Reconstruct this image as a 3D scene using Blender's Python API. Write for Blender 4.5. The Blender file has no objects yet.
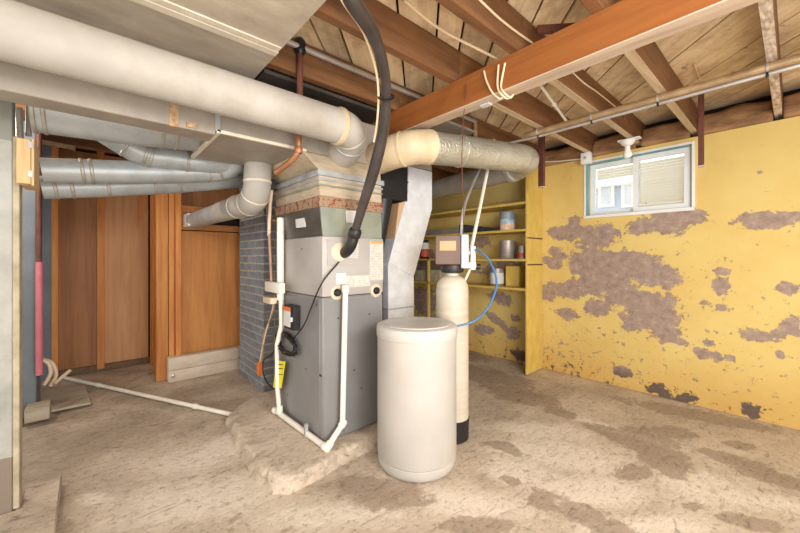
import bpy, bmesh, math, random
import numpy as np
from mathutils import Vector, Matrix, noise
random.seed(7)
S = bpy.context.scene
C = S.collection
PI = math.pi

# ------------------------------------------------------------------ camera
FPX, HY, EYE = 350.0, 258.0, 1.25
TH = math.atan2(395, 350)
CT, ST = math.cos(TH), math.sin(TH)
cam = bpy.data.objects.new('camera', bpy.data.cameras.new('camera'))
C.objects.link(cam)
cam.data.sensor_width = 36.0
cam.data.lens = 36.0 * FPX / 800.0
cam.data.shift_y = -(266.5 - HY) / 800.0
cam.data.clip_start = 0.02
cam.location = (0, 0, EYE)
cam.rotation_euler = (PI / 2, 0, TH - PI / 2)
S.camera = cam

# ------------------------------------------------------------------ world, lights, exposure
w = bpy.data.worlds.new('world'); S.world = w; w.use_nodes = True
bg = w.node_tree.nodes['Background']
bg.inputs[0].default_value = (1.0, 0.985, 0.96, 1); bg.inputs[1].default_value = 1.9
S.view_settings.view_transform = 'Standard'; S.view_settings.look = 'None'
S.view_settings.gamma = 1.0; S.view_settings.use_curve_mapping = False
S.view_settings.exposure = 0.0

def light(name, typ, loc, energy, col, size=0.1, target=None):
    d = bpy.data.lights.new(name, typ); d.energy = energy; d.color = col
    if typ == 'AREA': d.shape = 'DISK'; d.size = size
    else: d.shadow_soft_size = size
    o = bpy.data.objects.new(name, d); C.objects.link(o); o.location = loc
    if target is not None:
        o.rotation_euler = (Vector(target) - Vector(loc)).to_track_quat('-Z', 'Y').to_euler()
    return o
light('strobe_lamp', 'POINT', (-1.5, 0.8, 1.82), 46, (1.0, 0.97, 0.94), 0.06)
light('front_fill', 'AREA', (0.9, -1.3, 2.1), 90, (1.0, 0.97, 0.94), 1.2, (2.0, 2.0, 0.8))  # unseen soft area light added behind the camera for frontal fill
light('bounce_fill', 'AREA', (0.3, -0.9, 0.9), 50, (1.0, 0.97, 0.93), 1.2, (1.3, 1.2, 2.5))  # added upward fill, out of view, brightens the ceiling and sheet ducts
light('rear_fill', 'POINT', (-0.75, 3.3, 2.1), 38, (1.0, 0.93, 0.84), 0.06)  # invented point light, out of view, lifts the plywood at back left

# ------------------------------------------------------------------ survey helpers (pixel of a sighting + a known plane -> point in the room)
def ray(u, v):
    a = (u - 400.0) / FPX; b = (HY - v) / FPX
    return Vector((CT + ST * a, ST - CT * a, b))
def PT(u, v, t): return ray(u, v) * t + Vector((0, 0, EYE))
def PX(u, v, x): r = ray(u, v); return PT(u, v, x / r.x)
def PY(u, v, y): r = ray(u, v); return PT(u, v, y / r.y)
def PZ(u, v, z): r = ray(u, v); return PT(u, v, (z - EYE) / r.z)

# ------------------------------------------------------------------ materials
def lin(c):
    o = []
    for x in c:
        x = x / 255.0
        o.append(x / 12.92 if x <= 0.04045 else ((x + 0.055) / 1.055) ** 2.4)
    return (*o, 1)
class NT:
    def __init__(s, name):
        s.m = bpy.data.materials.new(name); s.m.use_nodes = True
        s.t = s.m.node_tree; s.b = s.t.nodes['Principled BSDF']
        s.tc = s.t.nodes.new('ShaderNodeTexCoord')
    def n(s, typ, **k):
        x = s.t.nodes.new(typ)
        for a, b in k.items(): setattr(x, a, b)
        return x
    def l(s, a, b): s.t.links.new(a, b)
    def mapping(s, scale=(1, 1, 1), loc=(0, 0, 0), rot=(0, 0, 0), src=None, vt='POINT'):
        m = s.n('ShaderNodeMapping', vector_type=vt)
        m.inputs['Location'].default_value = loc; m.inputs['Rotation'].default_value = rot; m.inputs['Scale'].default_value = scale
        s.l(src if src else s.tc.outputs['Object'], m.inputs['Vector']); return m.outputs[0]
    def noise(s, scale, detail=4, rough=0.55, vec=None, dist=0):
        x = s.n('ShaderNodeTexNoise'); x.inputs['Scale'].default_value = scale; x.inputs['Detail'].default_value = detail
        x.inputs['Roughness'].default_value = rough; x.inputs['Distortion'].default_value = dist
        s.l(vec if vec else s.tc.outputs['Object'], x.inputs['Vector']); return x
    def ramp(s, fac, stops):
        r = s.n('ShaderNodeValToRGB'); e = r.color_ramp.elements
        while len(e) < len(stops): e.new(0.5)
        for i, (p, c) in enumerate(stops): e[i].position = p; e[i].color = c if len(c) == 4 else lin(c)
        s.l(fac, r.inputs[0]); return r.outputs[0]
    def mix(s, fac, a, b, mode='MIX'):
        m = s.n('ShaderNodeMix', data_type='RGBA', blend_type=mode)
        for sock, val in ((m.inputs[0], fac), (m.inputs[6], a), (m.inputs[7], b)):
            if hasattr(val, 'is_output'): s.l(val, sock)
            else: sock.default_value = val
        return m.outputs[2]
    def math(s, op, a, b=None, clamp=False):
        m = s.n('ShaderNodeMath', operation=op); m.use_clamp = clamp
        for i, v in enumerate((a, b)):
            if v is None: continue
            if hasattr(v, 'is_output'): s.l(v, m.inputs[i])
            else: m.inputs[i].default_value = v
        return m.outputs[0]
    def bump(s, h, strength=0.3, dist=0.01):
        b = s.n('ShaderNodeBump'); b.inputs['Strength'].default_value = strength; b.inputs['Distance'].default_value = dist
        s.l(h, b.inputs['Height']); s.l(b.outputs[0], s.b.inputs['Normal'])
    def done(s, col, rough=0.6, metal=0.0):
        if hasattr(col, 'is_output'): s.l(col, s.b.inputs['Base Color'])
        else: s.b.inputs['Base Color'].default_value = col
        if hasattr(rough, 'is_output'): s.l(rough, s.b.inputs['Roughness'])
        else: s.b.inputs['Roughness'].default_value = rough
        s.b.inputs['Metallic'].default_value = metal
        return s.m
def mat(name, c1, c2=None, scale=6, sv=(1, 1, 1), rough=0.6, metal=0.0, bump=0.1, bd=0.004, detail=4, dirt=None, dirt_amt=0.35, rnd=0.0, dist=0.0):
    n = NT(name); v = n.mapping(sv); ns = n.noise(scale, detail, vec=v, dist=dist)
    c2 = c2 or tuple(x * 0.85 for x in c1)
    col = n.ramp(ns.outputs[0], [(0.3, c2), (0.68, c1)])
    if dirt:
        d = n.noise(2.3, 6, 0.7); f = n.ramp(d.outputs[0], [(0.5, (0, 0, 0)), (0.75, (255, 255, 255))])
        f = n.math('MULTIPLY', f, dirt_amt); col = n.mix(f, col, lin(dirt))
    if rnd:
        oi = n.n('ShaderNodeObjectInfo'); hs = n.n('ShaderNodeHueSaturation')
        val = n.math('MULTIPLY_ADD', oi.outputs['Random'], rnd); val.node.inputs[2].default_value = 1.0 - rnd * 0.5
        n.l(val, hs.inputs['Value']); n.l(col, hs.inputs['Color']); col = hs.outputs[0]
    if bump: n.bump(ns.outputs[0], bump, bd)
    return n.done(col, rough, metal)
def wood(name, c1, c2, axis, rough=0.65, rnd=0.25, scale=1.6, dirt=None, da=0.4, knots=False):
    sv = {'x': (1, 14, 14), 'y': (14, 1, 14), 'z': (14, 14, 1), 'd': (6, 6, 6)}[axis]
    n = NT(name); oi = n.n('ShaderNodeObjectInfo')
    off = n.n('ShaderNodeVectorMath', operation='SCALE'); off.inputs[0].default_value = (7, 5, 3); n.l(oi.outputs['Random'], off.inputs['Scale'])
    ad = n.n('ShaderNodeVectorMath', operation='ADD')
    if axis == 'd':
        base = n.mapping((1, 1, 1), rot=(0, 0, -PI / 4)); n.l(base, ad.inputs[0]); sv = (1, 12, 12)
    else: n.l(n.tc.outputs['Object'], ad.inputs[0])
    n.l(off.outputs[0], ad.inputs[1])
    v = n.mapping(sv, src=ad.outputs[0])
    a = n.noise(scale, 5, 0.6, vec=v, dist=0.6); b = n.noise(3, 3, 0.5, vec=ad.outputs[0])
    col = n.ramp(a.outputs[0], [(0.28, c2), (0.62, c1)])
    f2 = n.math('MULTIPLY', b.outputs[0], 0.35); col = n.mix(f2, col, lin(c2))
    if dirt:
        d = n.noise(4, 6, 0.7, vec=ad.outputs[0]); f = n.ramp(d.outputs[0], [(0.48, (0, 0, 0)), (0.68, (255, 255, 255))])
        col = n.mix(n.math('MULTIPLY', f, da), col, lin(dirt))
    if knots:
        kn = n.noise(11, 2, 0.5, vec=ad.outputs[0]); col = n.mix(n.ramp(kn.outputs[0], [(0.70, (0, 0, 0)), (0.76, (200, 200, 200))]), col, lin((92, 58, 34)))
    hs = n.n('ShaderNodeHueSaturation'); val = n.math('MULTIPLY_ADD', oi.outputs['Random'], rnd); val.node.inputs[2].default_value = 1 - rnd / 2
    n.l(val, hs.inputs['Value']); n.l(col, hs.inputs['Color'])
    n.bump(a.outputs[0], 0.15, 0.003)
    return n.done(hs.outputs[0], rough)
def blob_mask(n, vec, blobs, thr=1.0, soft=0.04):
    """distance field of many tilted ellipses (y, z, radius y, radius z, tilt) -> 0..1 mask"""
    cur = None
    for (a, b, ra, rb, rot) in blobs:
        m = n.mapping((ra, rb, 1), (a, b, 0), (0, 0, rot), vec, 'TEXTURE')
        ln = n.n('ShaderNodeVectorMath', operation='LENGTH'); n.l(m, ln.inputs[0])
        cur = ln.outputs['Value'] if cur is None else n.math('MINIMUM', cur, ln.outputs['Value'])
    mr = n.n('ShaderNodeMapRange'); mr.inputs[1].default_value = thr - soft; mr.inputs[2].default_value = thr + soft
    mr.inputs[3].default_value = 1.0; mr.inputs[4].default_value = 0.0; n.l(cur, mr.inputs[0])
    return mr.outputs[0]

M = {}
M['galv'] = mat('galvanized', (176, 180, 180), (146, 150, 151), 9, rough=0.42, metal=0.2, bump=0.03, dirt=(120, 108, 92), dirt_amt=0.4)
M['galv_dull'] = mat('dull_galvanized', (164, 155, 143), (142, 134, 123), 5, rough=0.5, metal=0.12, bump=0.03, dirt=(112, 98, 80), dirt_amt=0.45)
M['galv_bright'] = mat('bright_galvanized', (222, 224, 228), (200, 203, 208), 12, rough=0.34, metal=0.2, bump=0.05)
M['sheet'] = mat('return_sheet', (198, 185, 167), (174, 161, 143), 4, (1, 3, 1), rough=0.5, metal=0.1, bump=0.03, dirt=(128, 112, 92), dirt_amt=0.5)
M['white_wrap'] = mat('white_duct_wrap', (178, 172, 162), (160, 154, 144), 3.5, rough=0.6, bump=0.06, dirt=(140, 124, 104), dirt_amt=0.55)
M['cream_wrap'] = mat('cream_tape', (212, 192, 158), (188, 167, 134), 6, rough=0.6, bump=0.1, dirt=(176, 148, 110), dirt_amt=0.5)
def foil():
    n = NT('foil_wrap'); a = n.noise(55, 3); b = n.noise(4, 5)
    col = n.ramp(b.outputs[0], [(0.3, (166, 160, 142)), (0.7, (206, 202, 186))]); n.bump(a.outputs[0], 0.9, 0.012)
    return n.done(col, 0.3, 0.5)
M['foil'] = foil()
M['tape'] = mat('old_tape', (190, 160, 122), (150, 112, 78), 40, rough=0.75, bump=0.2)
M['seam'] = mat('seam_band', (172, 167, 154), (146, 140, 128), 20, rough=0.5, metal=0.4, bump=0.05)
M['cleat'] = mat('cream_cleat', (224, 212, 192), (205, 192, 170), 10, rough=0.5, bump=0.05)
M['furn_low'] = mat('furnace_grey', (138, 136, 135), (126, 124, 123), 3, rough=0.4, metal=0.05, bump=0.02, dirt=(112, 104, 98), dirt_amt=0.3)
M['furn_up'] = mat('furnace_light_grey', (178, 172, 166), (166, 160, 154), 3, rough=0.42, metal=0.05, bump=0.02)
M['plenum'] = mat('plenum_metal', (160, 166, 150), (126, 128, 116), 3, rough=0.35, metal=0.25, bump=0.03, dirt=(96, 84, 70), dirt_amt=0.5)
M['plenum_shaded'] = mat('shaded_plenum_metal', (104, 98, 90), (78, 73, 67), 3, (1, 1, 3), rough=0.35, metal=0.25, bump=0.03)  # plenum metal with the left face's dark reflection put into the colour
def redtape():
    n = NT('red_foil_tape'); a = n.noise(38, 4, 0.7)
    col = n.ramp(a.outputs[0], [(0.38, (116, 40, 32)), (0.46, (146, 78, 56)), (0.50, (166, 146, 116)), (0.58, (122, 100, 74)), (0.66, (186, 176, 154))])
    n.bump(a.outputs[0], 0.4, 0.004); return n.done(col, 0.5, 0.1)
M['redtape'] = redtape()
M['beige_tape'] = mat('beige_cloth_tape', (190, 174, 150), (164, 146, 122), 9, (1, 1, 4), rough=0.7, bump=0.2, dirt=(168, 140, 104))
M['pvc'] = mat('white_pvc', (238, 232, 218), (226, 218, 202), 5, rough=0.35, bump=0)
M['pvc_beige'] = mat('beige_plastic', (222, 200, 172), (210, 188, 160), 8, rough=0.5, bump=0)
M['white'] = mat('white_paint', (236, 236, 232), (224, 224, 220), 6, rough=0.5, bump=0.02)
M['paper'] = mat('white_paper', (222, 220, 214), (212, 210, 204), 6, rough=0.7, bump=0)
M['black'] = mat('black_plastic', (34, 32, 32), (26, 25, 25), 6, rough=0.45, bump=0.02)
M['hose'] = mat('black_hose', (66, 58, 54), (48, 42, 40), 10, rough=0.32, bump=0.03)
M['black_metal'] = mat('black_pipe', (46, 44, 46), (34, 33, 35), 7, rough=0.4, metal=0.4, bump=0.03)
M['copper'] = mat('copper', (170, 116, 78), (136, 90, 62), 8, rough=0.4, metal=0.4, bump=0.02)
M['tan_line'] = mat('tan_copper', (184, 148, 120), (150, 116, 92), 10, rough=0.5, metal=0.2, bump=0.02)
M['brass'] = mat('brass', (190, 150, 70), (160, 120, 50), 8, rough=0.35, metal=0.7, bump=0)
M['steel'] = mat('conduit_steel', (196, 192, 188), (164, 158, 152), 8, rough=0.35, metal=0.4, bump=0.02)
M['brown_pipe'] = mat('rusty_pipe', (192, 164, 126), (150, 120, 86), 10, rough=0.4, metal=0.3, bump=0.05)
M['rust'] = mat('dark_rust_steel', (112, 66, 52), (88, 50, 42), 12, rough=0.6, metal=0.1, bump=0.05)
M['pink'] = mat('pink_paint', (206, 118, 128), (190, 104, 114), 8, rough=0.6, bump=0.05)
M['yellow_tag'] = mat('yellow_tag', (240, 222, 40), (226, 206, 30), 8, rough=0.6, bump=0)
M['orange'] = mat('orange_plastic', (230, 120, 50), (210, 100, 40), 8, rough=0.5, bump=0)
M['amber'] = mat('amber_label', (222, 168, 92), (208, 152, 78), 8, rough=0.6, bump=0)
M['blue'] = mat('blue_tube', (66, 114, 164), (56, 100, 148), 8, rough=0.35, bump=0)
M['cable'] = mat('cream_cable', (232, 208, 172), (214, 188, 150), 10, rough=0.5, bump=0)
M['tank'] = mat('beige_polyethylene', (184, 179, 172), (174, 168, 160), 4, rough=0.42, bump=0.02, dirt=(206, 182, 150), dirt_amt=0.35)
M['lid'] = mat('tank_lid', (194, 189, 182), (185, 179, 171), 5, rough=0.4, bump=0.02)
M['resin'] = mat('resin_tank', (200, 189, 170), (188, 176, 156), 6, (1, 1, 6), rough=0.45, bump=0.05)
M['valve_brown'] = mat('valve_cover_brown', (112, 88, 74), (98, 76, 64), 6, rough=0.5, bump=0)
M['valve_grey'] = mat('valve_cover_grey', (186, 192, 200), (172, 178, 188), 6, rough=0.45, bump=0)
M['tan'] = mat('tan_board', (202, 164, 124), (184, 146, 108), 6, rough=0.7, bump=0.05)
M['tin'] = mat('tin', (176, 166, 158), (150, 140, 132), 8, (1, 1, 5), rough=0.4, metal=0.4, bump=0.02, dirt=(150, 120, 84))
M['jar'] = mat('jar_grey', (150, 158, 164), (130, 138, 146), 8, rough=0.4, bump=0)
M['label_blue'] = mat('label_blue', (96, 150, 186), (226, 226, 220), 14, rough=0.6, bump=0)
M['label_orange'] = mat('label_orange', (226, 150, 84), (236, 226, 210), 16, rough=0.6, bump=0)
M['label_red'] = mat('label_red', (196, 92, 64), (176, 78, 54), 16, rough=0.6, bump=0)
M['grey_cloth'] = mat('dark_cloth', (72, 70, 68), (48, 46, 46), 12, rough=0.8, bump=0.3)
M['carton'] = mat('faded_carton', (190, 178, 150), (150, 138, 112), 10, rough=0.8, bump=0.1)
M['insul'] = mat('brown_insulation', (176, 134, 92), (112, 80, 54), 5, (2, 1, 3), rough=0.95, bump=0.9, bd=0.02, detail=8, dirt=(88, 66, 50), dirt_amt=0.5)
M['curb'] = mat('painted_curb', (216, 200, 180), (196, 178, 158), 5, (1, 1, 3), rough=0.75, bump=0.15, dirt=(170, 148, 124))
M['blue_wall'] = mat('blue_grey_paint', (122, 130, 137), (108, 116, 124), 5, rough=0.7, bump=0.15, dirt=(98, 104, 108))
M['brick'] = mat('painted_brick', (132, 140, 150), (110, 116, 124), 14, rough=0.75, bump=0.25, rnd=0.3, dirt=(120, 104, 92), dirt_amt=0.35)
M['mortar'] = mat('mortar', (186, 174, 156), (160, 150, 134), 20, rough=0.9, bump=0.3)
M['beam_o'] = wood('beam_orange', (156, 94, 38), (128, 72, 26), 'y', rnd=0.05, dirt=(150, 74, 30), da=0.35)
M['beam_b'] = wood('beam_weathered', (206, 184, 162), (170, 146, 124), 'y', rnd=0.05)
M['joist'] = wood('joist_brown', (138, 94, 56), (98, 62, 34), 'x', rnd=0.2, dirt=(84, 58, 40))
M['joist_pale'] = wood('joist_pale', (214, 192, 160), (174, 148, 116), 'x', rnd=0.15)
M['bark'] = mat('bark_edge', (226, 212, 194), (146, 116, 96), 24, (0.6, 2, 2), rough=0.9, bump=0.8, bd=0.01)
M['plank'] = wood('subfloor_pine', (248, 228, 192), (214, 182, 140), 'd', rnd=0.5, dirt=(140, 102, 72), da=0.55, knots=True)
M['ply'] = wood('orange_plywood', (212, 148, 80), (180, 110, 50), 'z', rnd=0.2, scale=1.1)
M['ply_dark'] = wood('brown_plywood', (176, 124, 80), (146, 94, 56), 'z', rnd=0.2, scale=1.1)
M['ply_lit'] = wood('lit_brown_plywood', (214, 164, 116), (188, 134, 88), 'z', rnd=0.1, scale=1.1)  # brown plywood, lighter because the light on this panel is painted in
M['stud'] = wood('stud_pine', (216, 148, 78), (178, 106, 46), 'z', rnd=0.2)
M['stud_x'] = wood('stud_pine_flat', (214, 150, 88), (176, 108, 54), 'x', rnd=0.2)
M['pale_wood'] = wood('pale_box_wood', (214, 184, 136), (184, 148, 100), 'z', rnd=0.1)
M['grey_wood'] = wood('weathered_board', (196, 184, 164), (160, 146, 124), 'x', rnd=0.2)
M['brown_wood'] = wood('dark_plank', (124, 96, 68), (92, 68, 48), 'y', rnd=0.1)
M['dark_sheet'] = mat('dark_sheet', (74, 66, 58), (54, 48, 42), 3, rough=0.6, metal=0.1, bump=0.03)
M['dark'] = mat('dark_backing', (40, 30, 24), (28, 20, 16), 4, rough=0.9, bump=0.1)
sn = NT('blind_slat'); tl = sn.n('ShaderNodeBsdfTranslucent'); tl.inputs[0].default_value = lin((244, 241, 230)); ms = sn.n('ShaderNodeMixShader'); ms.inputs[0].default_value = 0.7
sn.done(lin((240, 236, 226)), 0.5); sn.l(sn.b.outputs[0], ms.inputs[1]); sn.l(tl.outputs[0], ms.inputs[2]); sn.l(ms.outputs[0], sn.t.nodes['Material Output'].inputs[0]); M['slat'] = sn.m
M['sash'] = mat('window_vinyl', (238, 240, 238), (228, 232, 232), 5, rough=0.4, bump=0)
M['teal'] = mat('teal_trim', (128, 176, 180), (104, 150, 158), 10, rough=0.6, bump=0.05)
M['siding'] = mat('neighbour_siding', (188, 200, 218), (176, 188, 208), 4, rough=0.7, bump=0)
M['nwin'] = mat('neighbour_pane', (206, 210, 218), (186, 192, 204), 8, rough=0.2, bump=0)
g = NT('window_glass'); g.b.inputs['Transmission Weight'].default_value = 1.0; g.b.inputs['IOR'].default_value = 1.02
M['glass'] = g.done((0.97, 0.99, 1, 1), 0.02)
g = NT('lamp_glass'); M['bulb'] = g.done(lin((248, 246, 238)), 0.25)

WALL_SPOTS = []
def yellow_wall():
    n = NT('peeling_yellow_paint')
    sp = n.n('ShaderNodeSeparateXYZ'); n.l(n.tc.outputs['Object'], sp.inputs[0])
    cb = n.n('ShaderNodeCombineXYZ'); n.l(sp.outputs[1], cb.inputs[0]); n.l(sp.outputs[2], cb.inputs[1])
    yz = cb.outputs[0]
    spots = [  # centre pixel, half sizes in pixels, tilt: measured off the wall, turned into metres on the wall
        (572, 232, 28, 6, 0), (597, 237, 17, 10, -.1), (574, 224, 6, 7, 0), (640, 227, 13, 8, -.25), (667, 224, 17, 10, .35), (690, 216, 16, 6, .3),
        (592, 263, 24, 14, .15), (622, 270, 30, 16, -.15), (655, 275, 22, 10, -.1), (600, 285, 30, 9, 0), (567, 290, 17, 7, .1),
        (627, 298, 28, 8, -.12), (650, 314, 26, 16, -.35), (664, 331, 15, 9, -.3), (640, 322, 15, 8, .1), (566, 313, 9, 5, 0), (598, 307, 14, 8, .1),
        (553, 262, 10, 5, .5), (556, 254, 9, 5, .7), (547, 292, 10, 6, 0), (768, 220, 33, 7, .02), (722, 271, 8, 3, 0), (722, 285, 7, 8, .5),
        (623, 372, 9, 4, -.1), (758, 336, 15, 5, .05), (707, 343, 6, 4, -.4), (704, 354, 9, 4, -.3), (717, 356, 5, 4, 0), (731, 358, 4, 3, -.5),
        (790, 326, 9, 8, .5), (786, 289, 11, 5, .3), (780, 333, 8, 4, -.2), (680, 342, 7, 3, 0), (655, 388, 8, 4, -.5), (665, 395, 8, 4, -.5), (685, 398, 12, 4, -.45),
        (752, 411, 9, 7, -.6), (705, 303, 5, 3, .2), (722, 307, 5, 3, 0), (697, 351, 4, 3, 0), (780, 355, 5, 4, 0), (800, 335, 6, 3, 0), (760, 172, 3, 2, 0),
        (500, 298, 10, 5, .2), (485, 330, 8, 4, 0), (513, 333, 6, 5, .3), (495, 318, 12, 4, .6), (515, 318, 5, 3, 0), (478, 243, 8, 5, -.3), (430, 262, 12, 8, 0), (505, 262, 10, 3, -.3),
        (425, 300, 10, 14, 0), (432, 270, 14, 5, 0), (500, 270, 22, 5, -.1), (520, 355, 8, 5, 0)]
    for (u, v, du, dv, rot) in spots:
        p = PX(u, v, 3.85); q = PX(u + 1, v, 3.85); r = PX(u, v + 1, 3.85)
        WALL_SPOTS.append((p.y, p.z, max(abs(q.y - p.y) * du, .012), max(abs(r.z - p.z) * dv, .012), rot * 0.8))
    at = n.n('ShaderNodeAttribute'); at.attribute_name = 'paint_loss'
    d1 = n.noise(13, 8, 0.78, vec=yz); d2 = n.noise(45, 4, 0.6, vec=yz)
    e = n.math('ADD', at.outputs['Fac'], n.math('MULTIPLY_ADD', d1.outputs[0], 2.6)); e.node.inputs[1].links[0].from_node.inputs[2].default_value = -1.3
    e = n.math('ADD', e, n.math('MULTIPLY', d2.outputs[0], 0.25))
    d3 = n.noise(4.5, 3, 0.6, vec=yz); e = n.math('ADD', e, n.math('MULTIPLY_ADD', d3.outputs[0], 1.3)); e.node.inputs[1].links[0].from_node.inputs[2].default_value = -0.65
    mask = n.ramp(e, [(0.58, (0, 0, 0)), (0.62, (255, 255, 255))])
    fl = n.noise(15, 6, 0.75, vec=yz); big = n.noise(0.9, 3, vec=yz)
    low = n.math('MULTIPLY_ADD', sp.outputs[2], -0.05); low.node.inputs[2].default_value = 0.06
    thr = n.math('ADD', n.math('ADD', fl.outputs[0], n.math('MULTIPLY', big.outputs[0], 0.25)), low)
    specks = n.ramp(thr, [(0.755, (0, 0, 0)), (0.768, (255, 255, 255))])
    mask = n.math('MAXIMUM', mask, specks)
    v1 = n.noise(1.6, 4, 0.6, vec=yz); v2 = n.noise(6, 5, 0.6, vec=yz)
    yel = n.ramp(v1.outputs[0], [(0.3, (212, 180, 102)), (0.55, (220, 194, 118)), (0.75, (216, 197, 127))])
    yel = n.mix(n.math('MULTIPLY', v2.outputs[0], 0.25), yel, lin((206, 172, 92)))
    st = n.ramp(sp.outputs[2], [(0.0, (255, 255, 255)), (0.45, (0, 0, 0))]); v3 = n.noise(4, 5, 0.7, vec=yz)
    yel = n.mix(n.math('MULTIPLY', n.math('MULTIPLY', st, v3.outputs[0]), 0.9), yel, lin((190, 132, 50)))
    p1 = n.noise(16, 6, 0.7, vec=yz)
    pl = n.ramp(p1.outputs[0], [(0.3, (132, 112, 98)), (0.6, (170, 146, 130)), (0.8, (196, 176, 160))])
    lowz = n.ramp(sp.outputs[2], [(0.10, (255, 255, 255)), (0.24, (0, 0, 0))]); pl = n.mix(n.math('MULTIPLY', lowz, .8), pl, lin((78, 60, 48)))
    col = n.mix(mask, yel, pl)
    h = n.math('ADD', n.math('MULTIPLY', mask, -0.6), n.math('MULTIPLY', p1.outputs[0], 0.25))
    n.bump(h, 0.5, 0.008)
    return n.done(col, 0.7)
M['yellow'] = yellow_wall()
M['yellow_board'] = mat('yellow_painted_board', (222, 190, 100), (204, 170, 80), 5, (2, 2, 1), rough=0.65, bump=0.08, dirt=(184, 150, 66), dirt_amt=0.5)

FLOOR_DARK = [(385, 492, 46, 17, .1), (352, 482, 22, 8, 0), (478, 526, 38, 11, 0), (545, 500, 16, 12, .5), (580, 512, 38, 12, .35), (610, 528, 30, 10, .3), (640, 440, 40, 12, .2), (665, 460, 32, 16, .35), (635, 472, 24, 8, 0), (610, 432, 28, 6, .3),
    (735, 460, 45, 7, .25), (775, 478, 40, 8, .25), (750, 522, 38, 8, .2), (690, 505, 14, 5, 0), (480, 374, 60, 8, .2), (520, 395, 40, 9, .2), (455, 352, 40, 6, .2), (700, 415, 90, 6, .2), (670, 432, 30, 7, .1), (560, 412, 20, 5, .2), (500, 445, 20, 5, .1), (515, 452, 10, 4, .3), (510, 480, 12, 5, .3), (740, 445, 20, 4, .2)]
FLOOR_WET = [(205, 388, 50, 7, -.2), (150, 400, 55, 7, .1), (110, 388, 50, 8, .1), (135, 415, 25, 6, 0), (235, 418, 22, 9, .2), (180, 376, 40, 4, -.1), (100, 440, 90, 18, -.25), (60, 460, 45, 20, -.2), (145, 432, 40, 6, -.2), (250, 405, 18, 8, .2), (215, 405, 50, 5, -.1), (115, 372, 60, 4, 0), (40, 500, 30, 10, 0), (330, 485, 30, 6, -.2)]
FLOOR_PALE = [(560, 455, 70, 16, .1), (590, 490, 75, 18, .1), (520, 470, 40, 16, .2), (700, 485, 60, 14, .2), (625, 432, 60, 3.5, .28), (470, 505, 60, 14, .1), (650, 525, 60, 12, 0), (760, 500, 50, 8, .15), (540, 430, 50, 8, .1), (220, 450, 60, 14, -.3), (200, 500, 90, 20, -.2), (320, 515, 80, 12, 0), (100, 500, 20, 8, 0)]
def concrete():
    n = NT('stained_concrete')
    def fld(nm, amp, lo, hi, sc):
        at = n.n('ShaderNodeAttribute'); at.attribute_name = nm
        d = n.noise(sc, 7, 0.72); e = n.math('MULTIPLY_ADD', d.outputs[0], amp); e.node.inputs[2].default_value = -amp / 2
        return n.ramp(n.math('ADD', at.outputs['Fac'], e), [(lo, (0, 0, 0)), (hi, (255, 255, 255))])
    dark = fld('stain_dark', 1.3, 0.52, 0.66, 7); wet = fld('stain_wet', 1.5, 0.40, 0.85, 4); pale = fld('stain_pale', 1.5, 0.35, 0.85, 5)
    a = n.noise(2.2, 8, 0.68); b = n.noise(30, 8, 0.8); c = n.noise(8, 6, 0.7, vec=n.mapping((1, 3, 1), rot=(0, 0, .6)), dist=.8)
    col = n.ramp(a.outputs[0], [(0.28, (166, 150, 131)), (0.5, (198, 181, 160)), (0.7, (216, 200, 180))])
    col = n.mix(n.math('MULTIPLY', pale, 0.8), col, lin((228, 215, 197)))
    col = n.mix(n.math('MULTIPLY', wet, 0.42), col, lin((136, 118, 96)))
    col = n.mix(n.math('MULTIPLY', dark, 0.7), col, lin((150, 130, 110)))
    cr = n.ramp(c.outputs[0], [(0.30, (136, 118, 98)), (0.45, (255, 255, 255)), (0.6, (255, 255, 255)), (0.72, (255, 252, 246))])
    col = n.mix(0.6, col, cr, 'MULTIPLY')
    pit = n.ramp(b.outputs[0], [(0.34, (112, 96, 78)), (0.47, (255, 255, 255))])
    col = n.mix(0.6, col, pit, 'MULTIPLY')
    h = n.math('ADD', n.math('ADD', b.outputs[0], n.math('MULTIPLY', a.outputs[0], 1.6)), c.outputs[0]); n.bump(h, 0.6, 0.014)
    return n.done(col, 0.72)
M['concrete'] = concrete()
M['pad'] = mat('broken_concrete', (178, 160, 138), (128, 110, 90), 16, rough=0.95, bump=1.0, bd=0.03, detail=8, dirt=(112, 94, 72))
def plaster_post():
    n = NT('old_plaster'); sp = n.n('ShaderNodeSeparateXYZ'); n.l(n.tc.outputs['Object'], sp.inputs[0])
    a = n.noise(4, 6, 0.65); b = n.noise(20, 4)
    top = n.ramp(a.outputs[0], [(0.3, (142, 142, 132)), (0.6, (176, 176, 166)), (0.8, (150, 160, 168))])
    zz = n.math('ADD', sp.outputs[2], n.math('MULTIPLY', a.outputs[0], 0.05))
    m = n.n('ShaderNodeMath', operation='GREATER_THAN'); n.l(zz, m.inputs[0]); m.inputs[1].default_value = 0.33
    m2 = n.n('ShaderNodeMath', operation='GREATER_THAN'); n.l(zz, m2.inputs[0]); m2.inputs[1].default_value = 1.83
    col = n.mix(m.outputs[0], lin((132, 118, 104)), top); col = n.mix(m2.outputs[0], col, lin((132, 132, 122)))
    n.bump(b.outputs[0], 0.3, 0.006); return n.done(col, 0.8)
M['plaster'] = plaster_post()
def textlabel(name, base, ink, head=None, sc=90):
    n = NT(name); wv = n.n('ShaderNodeTexWave', wave_type='BANDS', bands_direction='Z'); wv.inputs['Scale'].default_value = sc / 6.28; wv.inputs['Distortion'].default_value = 0
    n.l(n.tc.outputs['Object'], wv.inputs['Vector'])
    ns = n.noise(90, 2, vec=n.mapping((1, 1, .25)))
    f = n.math('MULTIPLY', n.math('GREATER_THAN', wv.outputs['Fac'], 0.62), n.math('GREATER_THAN', ns.outputs[0], 0.47))
    return n.done(n.mix(n.math('MULTIPLY', f, 0.5), lin(base), lin(ink)), 0.6)
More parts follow.
